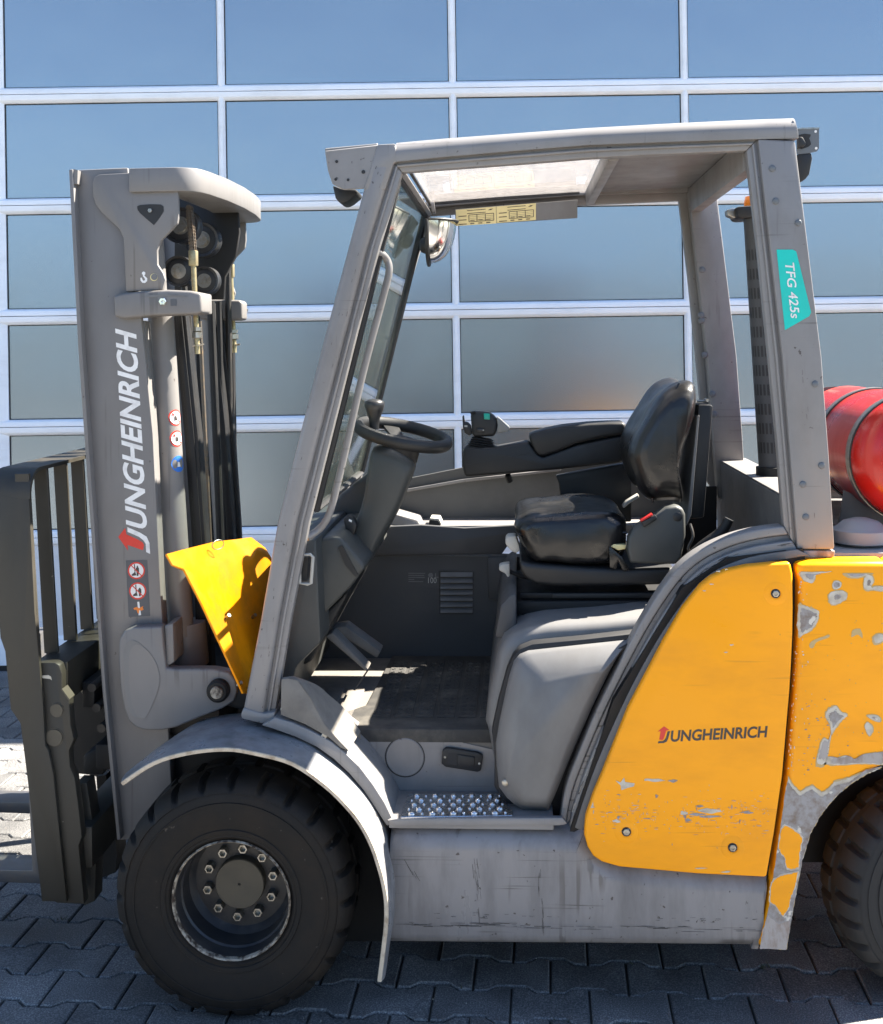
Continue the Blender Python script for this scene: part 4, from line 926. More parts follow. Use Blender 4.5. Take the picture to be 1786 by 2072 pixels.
# crosshead
sp = mp(LM, [(320,225),(335,185),(372,165),(610,152),(975,150),(985,300),(990,470),(980,545),(930,600),(855,675),(822,755),(825,865),(868,930),(886,985),(865,1060),(580,1075),(560,660),(530,590),(390,460),(340,390),(323,320)])
sp_o = plate('crosshead_plate', sp, MY - .016, MY - .001, 'mast_paint', mast, .003, 2); mirror(sp_o, YC, mast)
tri = mp(LM, [(668,425),(690,402),(850,398),(872,430),(865,465),(805,548),(785,548),(690,465)])
plate('plate_opening', sm(tri, 2), MY - .0175, MY - .0162, 'gasket', mast)
bm = nb(); hexnut(bm, P(*LM(768,445), MY - .018), (0, -1, 0), .006, .004); mk('bolt', bm, 'zinc', mast)
plate('plate_bore', circle_pts(*LM(797,963), 7.6), MY - .0175, MY - .0162, 'plate_yellow', mast)
plate('plate_bore', circle_pts(*LM(800,961), 6.6), MY - .0181, MY - .0170, 'hood_grey', mast)
hk = mp(LM, [(706,925),(718,918),(730,925),(730,940),(722,948),(730,958),(745,972),(744,992),(728,1008),(708,1006),(694,990),(692,968),(703,966),(708,984),(718,992),(728,985),(728,975),(712,955),(712,944),(704,938)])
plate('hook_symbol', hk, MY - .0173, MY - .0162, 'letter_white', mast)
zt = P(*LM(850,115), MY - .02).z; zl = P(*LM(970,297), MY - .02).z
xa = P(*LM(612,230), MY - .02).x; xr = P(*LM(1250,200), MY + .02).x - .008
plan = [(xa, MY - .03), (xr - .09, MY - .03)] + [(xr - .09 + .075 * math.sin(t), MY + .045 - .075 * math.cos(t)) for t in [math.pi / 2 * i / 8 for i in range(1, 8)]] + [(xr - .010, MY + .06), (xr + .006, MY + .2), (xr + .012, .6)]
plan += [(a_, 2 * YC - b_) for a_, b_ in plan[-2::-1]] + [(xa + .0, 2 * YC - MY - .02), (xa + .07, 2 * YC - MY - .02), (xr - .12, 2 * YC - MY - .10), (xr - .11, .6), (xr - .12, MY + .10), (xa + .07, MY + .02), (xa, MY + .02)]
bm = nb(); prism(bm, [(a_, b_, zl) for a_, b_ in plan], (0, 0, zt - zl)); mk('crosshead', bm, 'mast_paint', mast, .003, 2, ang=40)
# clamp round the lift cylinder and chain anchors
CYL = MY + .11
cl = mp(LM, [(480,1105),(570,1085),(700,1070),(900,1060),(1080,1068),(1165,1085),(1172,1240),(1120,1252),(800,1262),(560,1285),(487,1270)])
plate('cylinder_clamp', cl, MY - .03, MY + .06, 'mast_paint', mast, .008, 3)
plate('cylinder_clamp', mp(LM, [(1150,1135),(1460,1140),(1485,1160),(1485,1290),(1440,1300),(1150,1290)]), .80, .87, 'mast_paint', mast, .008, 3)
plate('chain_anchor', mp(LM, [(1040,1075),(1175,1085),(1180,1245),(1045,1252)]), MY + .061, MY + .16, 'mast_paint', mast, .005, 2)
plate('clamp_slot', sm(mp(LM, [(740,1105),(900,1095),(1040,1105),(1050,1118),(900,1112),(750,1118)]), 2), MY - .0312, MY - .0302, 'hood_grey', mast)
plate('clamp_tag', mp(LM, [(925,1135),(972,1133),(974,1185),(927,1187)]), MY - .0312, MY - .0302, 'sign_grey', mast)
bm = nb(); hexnut(bm, P(*LM(872,1153), MY - .03), (0, -1, 0), .011, .012, .3); mk('bolt', bm, 'chrome', mast)
# lift cylinders (thin rod above the clamp, thick barrel below)
c0, c1 = P(323, 604, CYL), P(366, 1285, CYL)
bm = nb(); cyl(bm, c0, c1, .036, n=32); o = mk('lift_cylinder', bm, 'mast_paint', mast); mirror(o, YC, mast)
d_ = (c0 - c1).normalized()
bm = nb(); cyl(bm, c0 + d_ * .003, c0 + d_ * .26, .021, n=24); o = mk('piston_rod', bm, 'mast_paint', mast); mirror(o, YC, mast)
# dark cross members between the rails
plate('mast_cross_member', [(352,388),(478,392),(484,470),(476,520),(455,560),(452,606),(352,606)], .70, .72, 'black_paint', mast, .004)
plate('mast_cross_member', [(395,640),(470,640),(480,1250),(430,1300),(410,1250)], .90, .93, 'black_paint', mast)
for (u, v), col in (((361,843), 'letter_red'), ((365,885), 'letter_red'), ((365,936), 'sign_blue')):
    # round warning stickers wrapped on the barrel
    w0 = P(u, v, CYL); t = (w0 - c1).dot(d_); axp = c1 + d_ * t
    def on(rr, hh): 
        an = rr / .0364 - math.pi / 2 + 1.0; return axp + d_ * hh + (Vector((math.cos(an), math.sin(an), 0))) * .0366
    def disc(rad, mname, ex):
        ring = [on(rad * math.cos(2*math.pi*i/20), rad * math.sin(2*math.pi*i/20)) for i in range(20)]
        ring = [p + (p - axp - d_ * (p - axp).dot(d_)).normalized() * ex for p in ring]
        cc = on(0, 0); cc = cc + (cc - axp).normalized() * ex
        decal('warning_sticker', [[ring[i], ring[(i+1) % 20], cc] for i in range(20)], mname, mast)
    disc(.023, col, .0)
    if col == 'letter_red': disc(.0185, 'sign_white', .0006)
    bars = [[on(-.013, .011), on(-.010, .014), on(.013, -.011), on(.010, -.014)], [on(-.006, -.008), on(.004, -.008), on(.002, .004), on(-.004, .006)]]
    for q, b_ in enumerate(bars):
        b_ = [p + (p - axp - d_ * (p - axp).dot(d_)).normalized() * (.0016 - .0004 * q) for p in b_]
        if col == 'letter_red': decal('warning_print', [b_], 'letter_red' if q == 0 else 'letter_black', mast)
        elif q: decal('warning_print', [b_], 'sign_white', mast)
# chain pulleys, hose rollers
def roller(u, v, y, r_, w_, hubr, hubm):
    c = P(u, v, y); bm = nb()
    lathe(bm, [(r_ * .5, .004), (r_ * .82, .006), (r_ * .86, 0), (r_, -.002), (r_, .006), (r_ * .95, .012), (r_ * .95, w_ - .012), (r_, w_ - .006), (r_, w_), (0, w_)], c, (0, 1, 0), 36)
    o = mk('chain_roller', bm, 'roller_black', mast, ang=25)
    bm = nb(); lathe(bm, [(r_ * .5, .004), (hubr, .004), (hubr, -.003), (0, -.003)], c, (0, 1, 0), 24); mk('roller_hub', bm, hubm, mast)
roller(*LM(1165,670), .58, .052, .05, .019, 'zinc'); roller(*LM(1185,990), .58, .044, .04, .007, 'zinc')
roller(*LM(985,915), MY + .17, .044, .04, .007, 'zinc'); roller(*LM(1000,560), MY + .17, .052, .05, .019, 'zinc')
# leaf chains with anchors
def chain(u0, v0, u1, v1, y):
    a_, b_ = P(u0, v0, y), P(u1, v1, y); bm = nb(); n_ = 13
    for i in range(n_):
        c = a_.lerp(b_, (i + .5) / n_); dz = (b_ - a_) / n_; yy = .006 if i % 2 else .010
        for s_ in (-1, 1): cyl(bm, c - dz * .62 + Vector((0, s_ * yy - .0016, 0)), c - dz * .62 + Vector((0, s_ * yy + .0016, 0)), .0085, n=10); cyl(bm, c + dz * .30 + Vector((0, s_ * yy - .0016, 0)), c + dz * .30 + Vector((0, s_ * yy + .0016, 0)), .0085, n=10); box(bm, c.x - .006, c.x + .006, c.y + s_ * yy - .0015, c.y + s_ * yy + .0015, c.z - abs(dz.z) * .5, c.z + abs(dz.z) * .5)
        cyl(bm, c + Vector((0, -.014, 0)), c + Vector((0, .014, 0)), .004, n=8)
    mk('lift_chain', bm, 'chain_steel', mast, ang=25)
def anchor(u, v0, y, s_=1.0):
    # clevis block, rod, nuts, split pin
    a_ = P(u, v0, y); bm = nb(); box(bm, a_.x - .011 * s_, a_.x + .011 * s_, y - .013, y + .013, a_.z - .044, a_.z); mk('chain_clevis', bm, 'brass', mast, .003)
    bm = nb(); cyl(bm, a_ - Vector((0, 0, .04)), a_ - Vector((-.008, 0, .29)), .0075, n=12); mk('anchor_rod', bm, 'brass', mast)
    e_ = a_ + Vector((.0075, 0, -.215)); bm = nb(); hexnut(bm, e_, (0, 0, -1), .0125, .012, .5); hexnut(bm, e_ - Vector((0, 0, .014)), (0, 0, -1), .0145, .018, .5); mk('anchor_nut', bm, 'zinc', mast, ang=20)
    bm = nb(); cyl(bm, e_ + Vector((-.012, -.004, -.052)), e_ + Vector((.020, -.004, -.048)), .003, n=8); mk('split_pin', bm, 'zinc', mast)
chain(*LM(1075,430), *LM(1102,755), MY + .10); anchor(*LM(1103,755), MY + .10)
chain(*LM(1370,600), *LM(1388,865), .86); anchor(*LM(1395,860), .86, .9)
for (u, v), y in ((LM(1185,1160), MY + .08), (LM(1490,1220), .88)):
    c = P(u, v, y); bm = nb(); cyl(bm, c - Vector((.02, 0, 0)), c + Vector((.016, 0, 0)), .0045, n=10); hexnut(bm, c - Vector((.012, 0, 0)), (1, 0, 0), .009, .010, .5); mk('stud', bm, 'zinc', mast, ang=20)
# hoses and tubes down the mast
def hose(name, uv, r_, y, mname='hose_rubber', n=10):
    bm = nb(); tube(bm, crs([P(u, v, y) for u, v in uv], 5, False), r_, n); mk(name, bm, mname, mast)
hose('hose', [(448,440),(457,478),(461,560),(463,700),(466,900),(472,1100),(480,1300)], .010, .80)
hose('hose', [(371,560),(376,640),(382,760),(392,900),(404,1060),(422,1290)], .009, MY + .22)
hose('hose', [(383,640),(390,760),(399,900),(410,1060),(428,1290)], .007, MY + .24)
hose('hose', [(442,610),(446,760),(450,900),(457,1090),(466,1300)], .009, .74, 'black_paint')
hose('pressure_pipe', [(404,650),(411,800),(418,950),(426,1120),(434,1300)], .006, .55, 'chain_steel')
hose('hose', [(426,610),(432,760),(439,920),(446,1100),(456,1300)], .012, .62, 'black_paint')
# tilt bracket casting at the mast foot
bk = mp(LB, [(737,210),(745,160),(775,110),(830,90),(930,88),(1010,85),(1018,200),(1035,345),(1090,352),(1200,350),(1330,352),(1430,372),(1470,420),(1478,490),(1455,555),(1380,600),(1250,650),(1100,715),(1000,735),(910,735),(850,718),(800,675),(772,600),(750,480),(738,330)])
brk = plate('tilt_bracket', bk, MY - .045, MY - .002, 'mast_paint', mast, .006, 3)
slot = mp(LB, [(768,300),(775,220),(800,178),(840,172),(900,215),(955,300),(976,390),(968,450),(940,535),(890,635),(862,655),(825,640),(795,580),(775,470)])
plate('bracket_recess', sm(slot, 2), MY - .0462, MY - .0452, 'hood_grey', brk)
slot2 = [(u + 9, v + 5) for u, v in slot]
cu = sum(p[0] for p in slot2)/len(slot2); cv = sum(p[1] for p in slot2)/len(slot2)
plate('bracket_recess', sm([(cu + (a_-cu)*.93, cv + (b_-cv)*.95) for a_, b_ in slot2], 2), MY - .0470, MY - .0464, 'mast_paint', brk)
pc = P(442.6, 1396, MY - .05)
bm = nb(); lathe(bm, [(.030, .02), (.030, -.014), (.024, -.020), (.0165, -.020)], pc, (0, 1, 0), 32); mk('pivot_eye', bm, 'black_paint', brk)
bm = nb(); lathe(bm, [(.0165, .0), (.0165, -.026), (.0145, -.029), (0, -.029)], pc, (0, 1, 0), 28); mk('pivot_pin', bm, 'rim_edge', brk)
plate('tilt_cylinder', [(425,1375),(470,1385),(505,1400),(560,1425),(560,1450),(490,1440),(450,1428),(428,1416)], MY - .035, MY + .01, 'black_paint', FL, .012, 3)
# collar that carries the lift cylinder foot
bm = nb(); c2 = P(372, 1258, CYL + .03); c3 = P(378, 1345, CYL + .03); cyl(bm, c2, c3, .060, .062, 40); o = mk('cylinder_foot', bm, 'mast_paint', mast, .003, 2); mirror(o, YC, mast)
plate('foot_block', [(332,1266),(350,1262),(352,1340),(337,1350)], MY - .03, MY + .06, 'mast_paint', mast, .004)
bm = nb(); box(bm, c3.x - .05, c3.x + .12, MY + .03, 2 * YC - MY - .03, c3.z - .16, c3.z - .06); mk('mast_cross_tie', bm, 'black_paint', mast, .005)
# lettering and stickers on the mast web
o3 = P(298, 1071, MY - .0008); e3 = P(275.5, 668, MY - .0008)
logo(o3, e3 - o3, P(254, 1067, MY - .0008) - P(298, 1071, MY - .0008), (P(298, 1000, MY) - P(254.5, 1000, MY)).length, (e3 - o3).length, 'letter_white', mast, .2)
L3 = lambda x_, y_: (x_ * .26043, 878.55 + y_ * .26043)
sg = plate('warning_panel', mp(L3, [(976,982),(1140,977),(1165,1412),(998,1420)]), MY - .0012, MY - .0002, 'sign_grey', mast)
def sign_disc(cx_, cy_, r_, which):
    c = L3(cx_, cy_); rr = r_ * .26043
    for q, (f, mname) in enumerate(((1.0, 'letter_red'), (.82, 'sign_white'))): plate('warning_disc', circle_pts(*c, rr * f), MY - .0016 - q * .0004, MY - .0012 - q * .0004, mname, sg)
    pl = lambda pts, mname, k: decal('warning_print', [[P(c[0] + a_ * rr, c[1] + b_ * rr, MY - .0023 - k * .0003) for a_, b_ in pts]], mname, sg)
    pl([(-.28,-.75),(-.16,-.75),(-.10,.20),(.0,.55),(-.5,.62),(-.55,.45),(-.22,.2)], 'letter_black', 0)
    x_ = .18 if which else .06
    pl([(x_-.02,-.55+.2*which),(x_+.12,-.58+.2*which),(x_+.14,-.40+.1*which),(x_+.24,-.28+.1*which),(x_+.26,.15),(x_+.16,.62),(x_-.02,.62),(x_-.05,.10),(x_-.14,.05),(x_-.12,-.28+.1*which),(x_-.02,-.40+.1*which)], 'letter_black', 0)
    pl([(-.62,-.54),(-.54,-.62),(.62,.54),(.54,.62)], 'letter_red', 1)
sign_disc(1058, 1060, 67, 0); sign_disc(1068, 1218, 67, 1)
decal('warning_print', [[P(*L3(a_, b_), MY - .0016) for a_, b_ in [(1065,1303),(1080,1301),(1095,1405),(1076,1408)]]], 'sign_white', sg)
decal('warning_print', [[P(*L3(a_, b_), MY - .0020) for a_, b_ in [(1035,1352),(1060,1342),(1080,1352),(1112,1335),(1108,1350),(1115,1362),(1095,1372),(1080,1365),(1078,1395),(1066,1388),(1060,1362),(1042,1365)]]], 'sign_orange', sg)

# ---------------------------------------------------------------- carriage, load backrest, forks
CY = .08
stl = [(-22,945),(-20,1000),(-12,1150),(0,1290),(9.7,1318),(21,1435),(40.5,1464),(53.5,1564.7),(66.5,1678),(84.3,1824)]
stR = [(58,1010),(62,1080),(69.7,1240),(77.8,1327.8),(86,1420),(90.8,1509),(97,1518),(107,1564.7),(134.6,1825.5)]
car = plate('fork_carriage', band([(-16,1000)] + stl[2:], stR), CY, CY + .012, 'carriage_paint', FL, .002)
xe = P(60, 1000, CY).x; xo = P(-18, 1000, CY).x; zt_ = P(62, 946, CY + .06).z; z0_ = P(60, 1010, CY).z
bm = nb(); rad = zt_ - z0_
path = [(CY, z0_ - .0)] + [(CY + rad * (1 - math.cos(t)), z0_ + rad * math.sin(t)) for t in [math.pi / 2 * i / 8 for i in range(1, 9)]] + [(.6, zt_)]
path += [(2 * YC - a_, b_) for a_, b_ in path[-2::-1]] + [(2 * YC - CY, z0_ - .9)]
inn = []
for i, (a_, b_) in enumerate(path):
    p_, q_ = path[max(i-1, 0)], path[min(i+1, len(path)-1)]; t = Vector((q_[0] - p_[0], q_[1] - p_[1])).normalized(); inn.append((a_ + t.y * .010, b_ - t.x * .010))
lean = lambda z: (z - z0_) * -.045
loft(bm, [[Vector((xo + lean(b_), a_, b_)) for a_, b_ in path], [Vector((xe + lean(b_), a_, b_)) for a_, b_ in path], [Vector((xe + lean(b_), a_, b_)) for a_, b_ in inn], [Vector((xo + lean(b_), a_, b_)) for a_, b_ in inn]], closed=False)
mk('backrest_frame', bm, 'carriage_paint', car, .0, ang=30)
zbt = P(103, 1321, CY + .1).z
i_ = 0
def y_for(u, v, xt):
    lo, hi = 0.0, 1.5
    for _ in range(40):
        md = (lo + hi) / 2
        if P(u, v, md).x > xt: lo = md
        else: hi = md
    return (lo + hi) / 2
xrt = xe - .006 + lean(zt_)
ybs = [y_for(94, 944, xrt), y_for(133, 937, xrt), y_for(167, 928, xrt)]; stp = (ybs[2] - ybs[0]) / 2
for yb in [CY + .014] + ybs + [ybs[2] + stp * q for q in range(1, 6) if ybs[2] + stp * q < 2 * YC - CY - .02]:
    bm = nb(); zt2 = zt_ - .011; zb2 = zbt - .01
    xr_ = xe - .006
    prism(bm, [(xr_ - .038 + lean(zb2) , yb, zb2), (xr_ + lean(zb2), yb, zb2), (xr_ + lean(zt2), yb, zt2), (xr_ - .038 + lean(zt2), yb, zt2)], (0, .012, 0))
    mk('backrest_bar', bm, 'carriage_paint', car, .0015, 1)
# upper and lower cross bars of the carriage
def xbar(name, x_0, x_1, z_0, z_1, mname='carriage_paint', y0=CY + .055, y1=2 * YC - CY - .055):
    bm = nb(); box(bm, x_0, x_1, y0, y1, z_0, z_1); mk(name, bm, mname, car, .005, 2)
xp = P(118, 1345, CY + .02).x
xbar('carriage_bar', xe - .02, xp + .01, zbt - .12, zbt - .012)
zl_ = P(120, 1760, CY).z
xbar('carriage_bar', xe + .05, xp + .07, zl_ - .02, zl_ + .09)
xbar('side_shift_rail', xp + .015, xp + .05, zbt - .16, zbt - .09, 'black_paint', CY + .14); xbar('side_shift_rail', xp + .05, xp + .09, zbt - .33, zbt - .26, 'black_paint', CY + .14)
for q in range(3):
    bm = nb(); z_ = zbt - .10 - q * .055; cyl(bm, (xp + .05 + .012 * q, CY + .12, z_), (xp + .05 + .012 * q, 1.05, z_ + .01), .012, n=10); mk('side_shift_hose', bm, 'hose_rubber', car)
pb = mp(LB, [(200,310),(340,310),(368,325),(385,380),(385,480),(430,540),(440,700),(460,790),(430,860),(436,960),(465,1030),(490,1220),(510,1400),(490,1450),(525,1820),(345,1812),(330,1780),(240,1200),(200,700)])
plate('side_plate', pb, CY + .016, CY + .05, 'carriage_paint', car, .004, 2)
o = plate('hook_notch', mp(LB, [(254,392),(300,388),(316,398),(322,420),(312,412),(262,406)]), CY + .0145, CY + .0158, 'primer_cream', car)
for (x_, y_), r_ in (((355,605), 13), ((340,775), 17)):
    c = P(*LB(x_, y_), CY + .016); bm = nb(); lathe(bm, [(r_ * .00128 * 1.12, .0), (r_ * .00128 * 1.12, -.0015), (r_ * .00128 * 1.02, -.0015), (r_ * .00128 * 1.0, -.005), (0, -.005)], c, (0, 1, 0), 28); mk('carriage_pin', bm, 'hub_paint', car, ang=20)
plate('hook_edge', mp(LB, [(378,478),(386,474),(432,538),(428,548)]), CY + .014, CY + .052, 'hub_paint', car)
bm = nb(); hexnut(bm, P(*LB(547,455), CY + .20), (0, -1, 0), .019, .02, .66); mk('carriage_nut', bm, 'zinc', car, ang=20)
plate('nut_boss', circle_pts(*LB(552,450), 14), CY + .20, CY + .26, 'black_paint', car)
plate('roller_carrier', mp(LB, [(400,520),(480,450),(560,420),(640,430),(660,760),(640,1000),(600,1020),(560,1010),(470,1000),(440,840)]), CY + .30, CY + .34, 'black_paint', car)
plate('guide_block', mp(LB, [(515,900),(530,880),(665,820),(680,900),(640,1015),(520,1000)]), CY + .16, CY + .26, 'black_paint', car, .008)
plate('carriage_upright', mp(LB, [(470,1060),(540,1060),(600,1460),(590,1800),(520,1830),(510,1400)]), CY + .10, CY + .16, 'carriage_paint', car, .003)
plate('carriage_upright', mp(LB, [(600,1020),(660,1010),(730,1500),(720,1620),(640,1650)]), CY + .42, CY + .5, 'black_paint', car)
# forks
def fork(ty, uv_t, zt0):
    y0, y1 = ty; bm = nb()
    xs = P(95, 1750, y0).x
    prof = [(xs, zt0 - .04), (xs - 1.15, zt0 - .014), (xs - 1.16, zt0 - .008), (xs - 1.1, zt0), (xs - .045, zt0), (xs - .04 - .02, zt0 + .55), (xs - .02, zt0 + .55), (xs, zt0 + .02)]
    prism(bm, [(a_, y0, b_) for a_, b_ in prof], (0, y1 - y0, 0)); mk('fork', bm, 'fork_steel', FL, .004, 2)
fork((.345, .445), None, .188); fork((.83, .93), None, .188)

# ---------------------------------------------------------------- folded-forward yellow cover between mast and cab
# leans forward off the cab front; its rear face catches the sun
CV = [[(337,1121,.06),(370,1112,.14),(434,1096,.34),(470,1092,.46),(487,1090,.50),(492,1089,.52),(508,1087,.56)],
      [(349,1143,.06),(385,1139,.14),(445,1128,.34),(500,1117,.46),(512,1108,.50),(519,1104,.52),(536,1108,.58)],
      [(372,1151,.063),(400,1165,.14),(455,1160,.32),(508,1140,.44),(520,1112,.50),(532,1120,.52),(548,1127,.58)],
      [(410,1225,.08),(432,1235,.145),(475,1240,.30),(522,1215,.42),(538,1190,.48),(548,1190,.51),(565,1190,.57)],
      [(450,1311,.10),(468,1318,.15),(500,1320,.27),(536,1310,.38),(552,1300,.44),(560,1300,.47),(577,1300,.52)],
      [(492,1402,.12),(505,1402,.16),(525,1402,.24),(545,1402,.33),(560,1402,.38),(570,1402,.42),(585,1402,.48)]]
rows = [[P(*q) for q in r_] for r_ in CV]
bm = nb(); loft(bm, rows)
bmesh.ops.recalc_face_normals(bm, faces=bm.faces)
geo_ = bmesh.ops.extrude_face_region(bm, geom=list(bm.faces)); bmesh.ops.translate(bm, vec=(-.005, .002, -.003), verts=[v for v in geo_['geom'] if isinstance(v, bmesh.types.BMVert)])
cov = mk('front_cover', bm, 'cover_yellow', FL, ang=25)
nv = Vector((.66, -.43, .61))
for q in ((462,1246,.20), (515,1245,.36), (486,1382,.125)):
    p = P(*q); bm = nb(); cyl(bm, p - nv * .012, p + nv * .004, .005, n=12); mk('rivet', bm, 'zinc', cov)
bm = nb(); p = P(437, 1106, .30) + nv * .010; tube(bm, [p + Vector((.012 * math.cos(t), .018 * math.cos(t), .013 * math.sin(t))) for t in [2*math.pi*i/18 for i in range(18)]], .0012, 6, closed=True); mk('pull_ring', bm, 'zinc', cov)

plate('wheel_arch_panel', [(352,1470),(560,1470),(700,1540),(800,1690),(800,1905),(360,1905)], .27, .29, 'black_paint', FL)

# ---------------------------------------------------------------- cab floor, step, dash, pedals
FZ = P(870, 1482, .24).z
SZ = P(900, 1652, .05).z
LF = lambda x_, y_: ((1000 + x_/1.594)/1.935, (2000 + y_/1.594)/1.935)
xL, xR = P(560, 1480, .24).x, P(1010, 1480, .24).x + .05
bm = nb(); box(bm, xL - .1, xR + .2, .24, 1.10, FZ - .05, FZ); mk('cab_floor', bm, 'floor_plate', FL, .004)
xm0 = P(722, 1480, .25).x
bm = nb(); prism(bm, [(xm0 - .16, .25, FZ + .002), (xR - .01, .25, FZ + .002), (xR - .01, 1.05, FZ + .002), (xm0 + .02, 1.05, FZ + .002), (xm0 + .0, .45, FZ + .002)], (0, 0, .006)); fm = mk('floor_mat', bm, 'floor_mat', FL, .002)
bm = nb()
for i in range(6):
    x_ = xm0 + .03 + i * .060; box(bm, x_, x_ + .050, .34, .92, FZ + .008, FZ + .0105)
mk('mat_rib', bm, 'floor_mat', fm, .0015, 1)
bm = nb()
for i in range(6):
    for j in range(16):
        for q in (0, 1):
            c = Vector((xm0 + .043 + i * .060 + q * .024, .37 + j * .034, FZ + .0105)); lathe(bm, [(.009, 0), (.008, .0018), (.004, .0018), (.003, .0002)], c, (0, 0, 1), 8)
structure(mk('mat_stud', bm, 'floor_mat', fm, ang=20), 'stuff')
bm = nb(); prism(bm, [(xm0 - .05, .235, FZ + .009), (xR, .235, FZ + .009), (xR, .252, FZ + .012), (xm0 - .05, .252, FZ + .012)], (0, 0, -.035)); mk('mat_edge', bm, 'floor_mat', fm, .003)
bm = nb()
for i in range(3): box(bm, xm0 - .20 + i * .062, xm0 - .15 + i * .062, .30 + .02 * i, .62, FZ + .001, FZ + .008)
mk('tread_pad', bm, 'floor_plate', FL, .003)
# riser with round cover and lamp recess
rs = plate('step_riser', [(700,1480),(740,1478),(880,1490),(1012,1520),(1020,1612),(800,1612),(735,1540)], .236, .25, 'grey_paint', FL)
cc = P(819, 1532, .236)
bm = nb(); lathe(bm, [(.0515, .002), (.0515, -.001), (.0495, -.0028), (.047, -.0022), (0, -.0022)], cc, (0, 1, 0), 40); mk('round_cover', bm, 'grey_paint', rs, ang=20)
bm = nb(); lathe(bm, [(.0545, -.0005), (.0515, -.0006)], cc, (0, 1, 0), 40); mk('cover_gap', bm, 'gasket', rs)
lr = mp(LF, [(1160,1580),(1165,1500),(1185,1482),(1215,1483),(1385,1510),(1415,1525),(1418,1545),(1405,1625),(1385,1632),(1185,1600)])
plate('handle_plate', lr, .222, .2355, 'black_plastic', rs, .003, 2)
plate('handle_recess', mp(LF, [(1200,1515),(1260,1520),(1258,1590),(1196,1580)]), .2205, .2215, 'gasket', rs)
plate('handle_flap', mp(LF, [(1258,1522),(1368,1538),(1364,1605),(1256,1590)]), .217, .2218, 'black_plastic', rs, .002)
for x_, y_ in ((1182,1538), (1396,1578)):
    bm = nb(); dome(bm, P(*LF(x_, y_), .222), (0, -1, 0), .0035, .5, 10); mk('bolt', bm, 'zinc', rs)
bm = nb(); a_ = P(786, 1668, .04); b_ = P(1120, 1668, .04); box(bm, a_.x, b_.x, .045, .236, SZ - .03, SZ - .006); mk('step_well', bm, 'grey_paint', FL, .003)
q = [PZ(810, 1653, SZ), PZ(1037, 1650, SZ), PZ(1037, 1640, SZ), PZ(1005, 1606, SZ), PZ(826, 1606, SZ)]
bm = nb(); prism(bm, q, (0, 0, -.006)); tp = mk('tread_plate', bm, 'tread_steel', FL, .0015, 1)
bm = nb()
A_, B__, C__, D_ = q[0], q[1], q[3], q[4]
for i in range(10):
    for j in range(5):
        s_ = (i + .6 + (.0 if j % 2 else .4)) / 10.6; t_ = (j + .6) / 5.2
        p = (A_.lerp(B__, s_)).lerp(D_.lerp(C__ + Vector((.02, 0, 0)), s_), t_)
        big = (i + j) % 2 == 0
        rr = .0095 if big else .0042
        dome(bm, p + Vector((0, 0, -.0004)), (0, 0, 1), rr, .75 if big else 1.1, 12)
structure(mk('tread_bump', bm, 'tread_steel', tp, ang=60), 'stuff')
# front wall, dash cowl, column
plate('cab_front', [(560,1100),(640,1090),(650,1300),(600,1350),(575,1460),(545,1460)], .26, 1.04, 'grey_plastic', FL, .01)
dsh = mp(LF, [(300,235),(420,172),(515,162),(560,195),(630,280),(682,345),(655,392),(590,480),(420,650),(200,845),(215,600),(260,400)])
plate('dash_cowl', dsh, .34, .92, 'grey_plastic', FL, .022, 3, k=2)
plate('dash_pocket', mp(LF, [(515,230),(540,215),(600,330),(640,400),(625,415),(560,340)]), .335, .3395, 'black_plastic', FL)
plate('dash_foot', mp(LF, [(200,845),(420,650),(590,480),(560,560),(480,700),(350,940),(310,960),(185,960)]), .40, .88, 'black_plastic', FL, .02, 3)
plate('instrument_pod', [(648,1062),(690,1000),(738,962),(752,950),(760,975),(748,1070),(700,1095),(655,1090)], .80, 1.02, 'grey_plastic', FL, .012, 3)
bm = nb()
fr = [(606,1123),(628,1122),(633,1127),(629,1180),(622,1182),(606,1180)]
a_ = [P(u, v, .115) for u, v in fr]; tube(bm, a_, .0045, 8, closed=True); mk('door_striker', bm, 'white_plastic', FL)
plate('striker_box', [(606,1128),(624,1127),(620,1176),(606,1175)], .13, .19, 'black_plastic', FL)
col = [(750,912),(766,903),(800,912),(826,930),(834,944),(830,965),(812,1012),(795,1050),(762,1110),(738,1152),(712,1150),(690,1125),(700,1090),(722,1045),(735,1000),(741,955)]
bm = nb(); pillow(bm, col, .52, .68, [(0, .72), (.03, .86), (.10, .97), (.2, 1), (.8, 1), (.9, .97), (.97, .86), (1, .72)], 3); mk('steering_column', bm, 'grey_plastic', FL, ang=50)
plate('column_lever', [(694,1050),(702,1042),(714,1048),(722,1062),(716,1085),(700,1078)], .48, .52, 'black_plastic', FL, .006)
decal('lever_symbol', [[P(u, v, .4795) for u, v in ((706,1050),(712,1053),(711,1057),(705,1054))]], 'sign_white', FL)
wcn = P(815, 879, .6); wax = Vector((math.sin(R(13)), -.10, math.cos(R(13)))).normalized(); wa, wb = frame_of(wax); WR = .137
bm = nb(); tube(bm, [wcn + (wa * math.cos(t) + wb * math.sin(t)) * WR for t in [2*math.pi*i/48 for i in range(48)]], .0155, 12, closed=True, flat=1.25)
swh = mk('steering_wheel', bm, 'black_plastic', FL)
bm = nb(); lathe(bm, [(0, -.012), (.045, -.012), (.056, -.022), (.060, -.045), (.058, -.075), (.045, -.085), (0, -.085)], wcn, wax, 32); mk('wheel_hub', bm, 'black_plastic', swh)
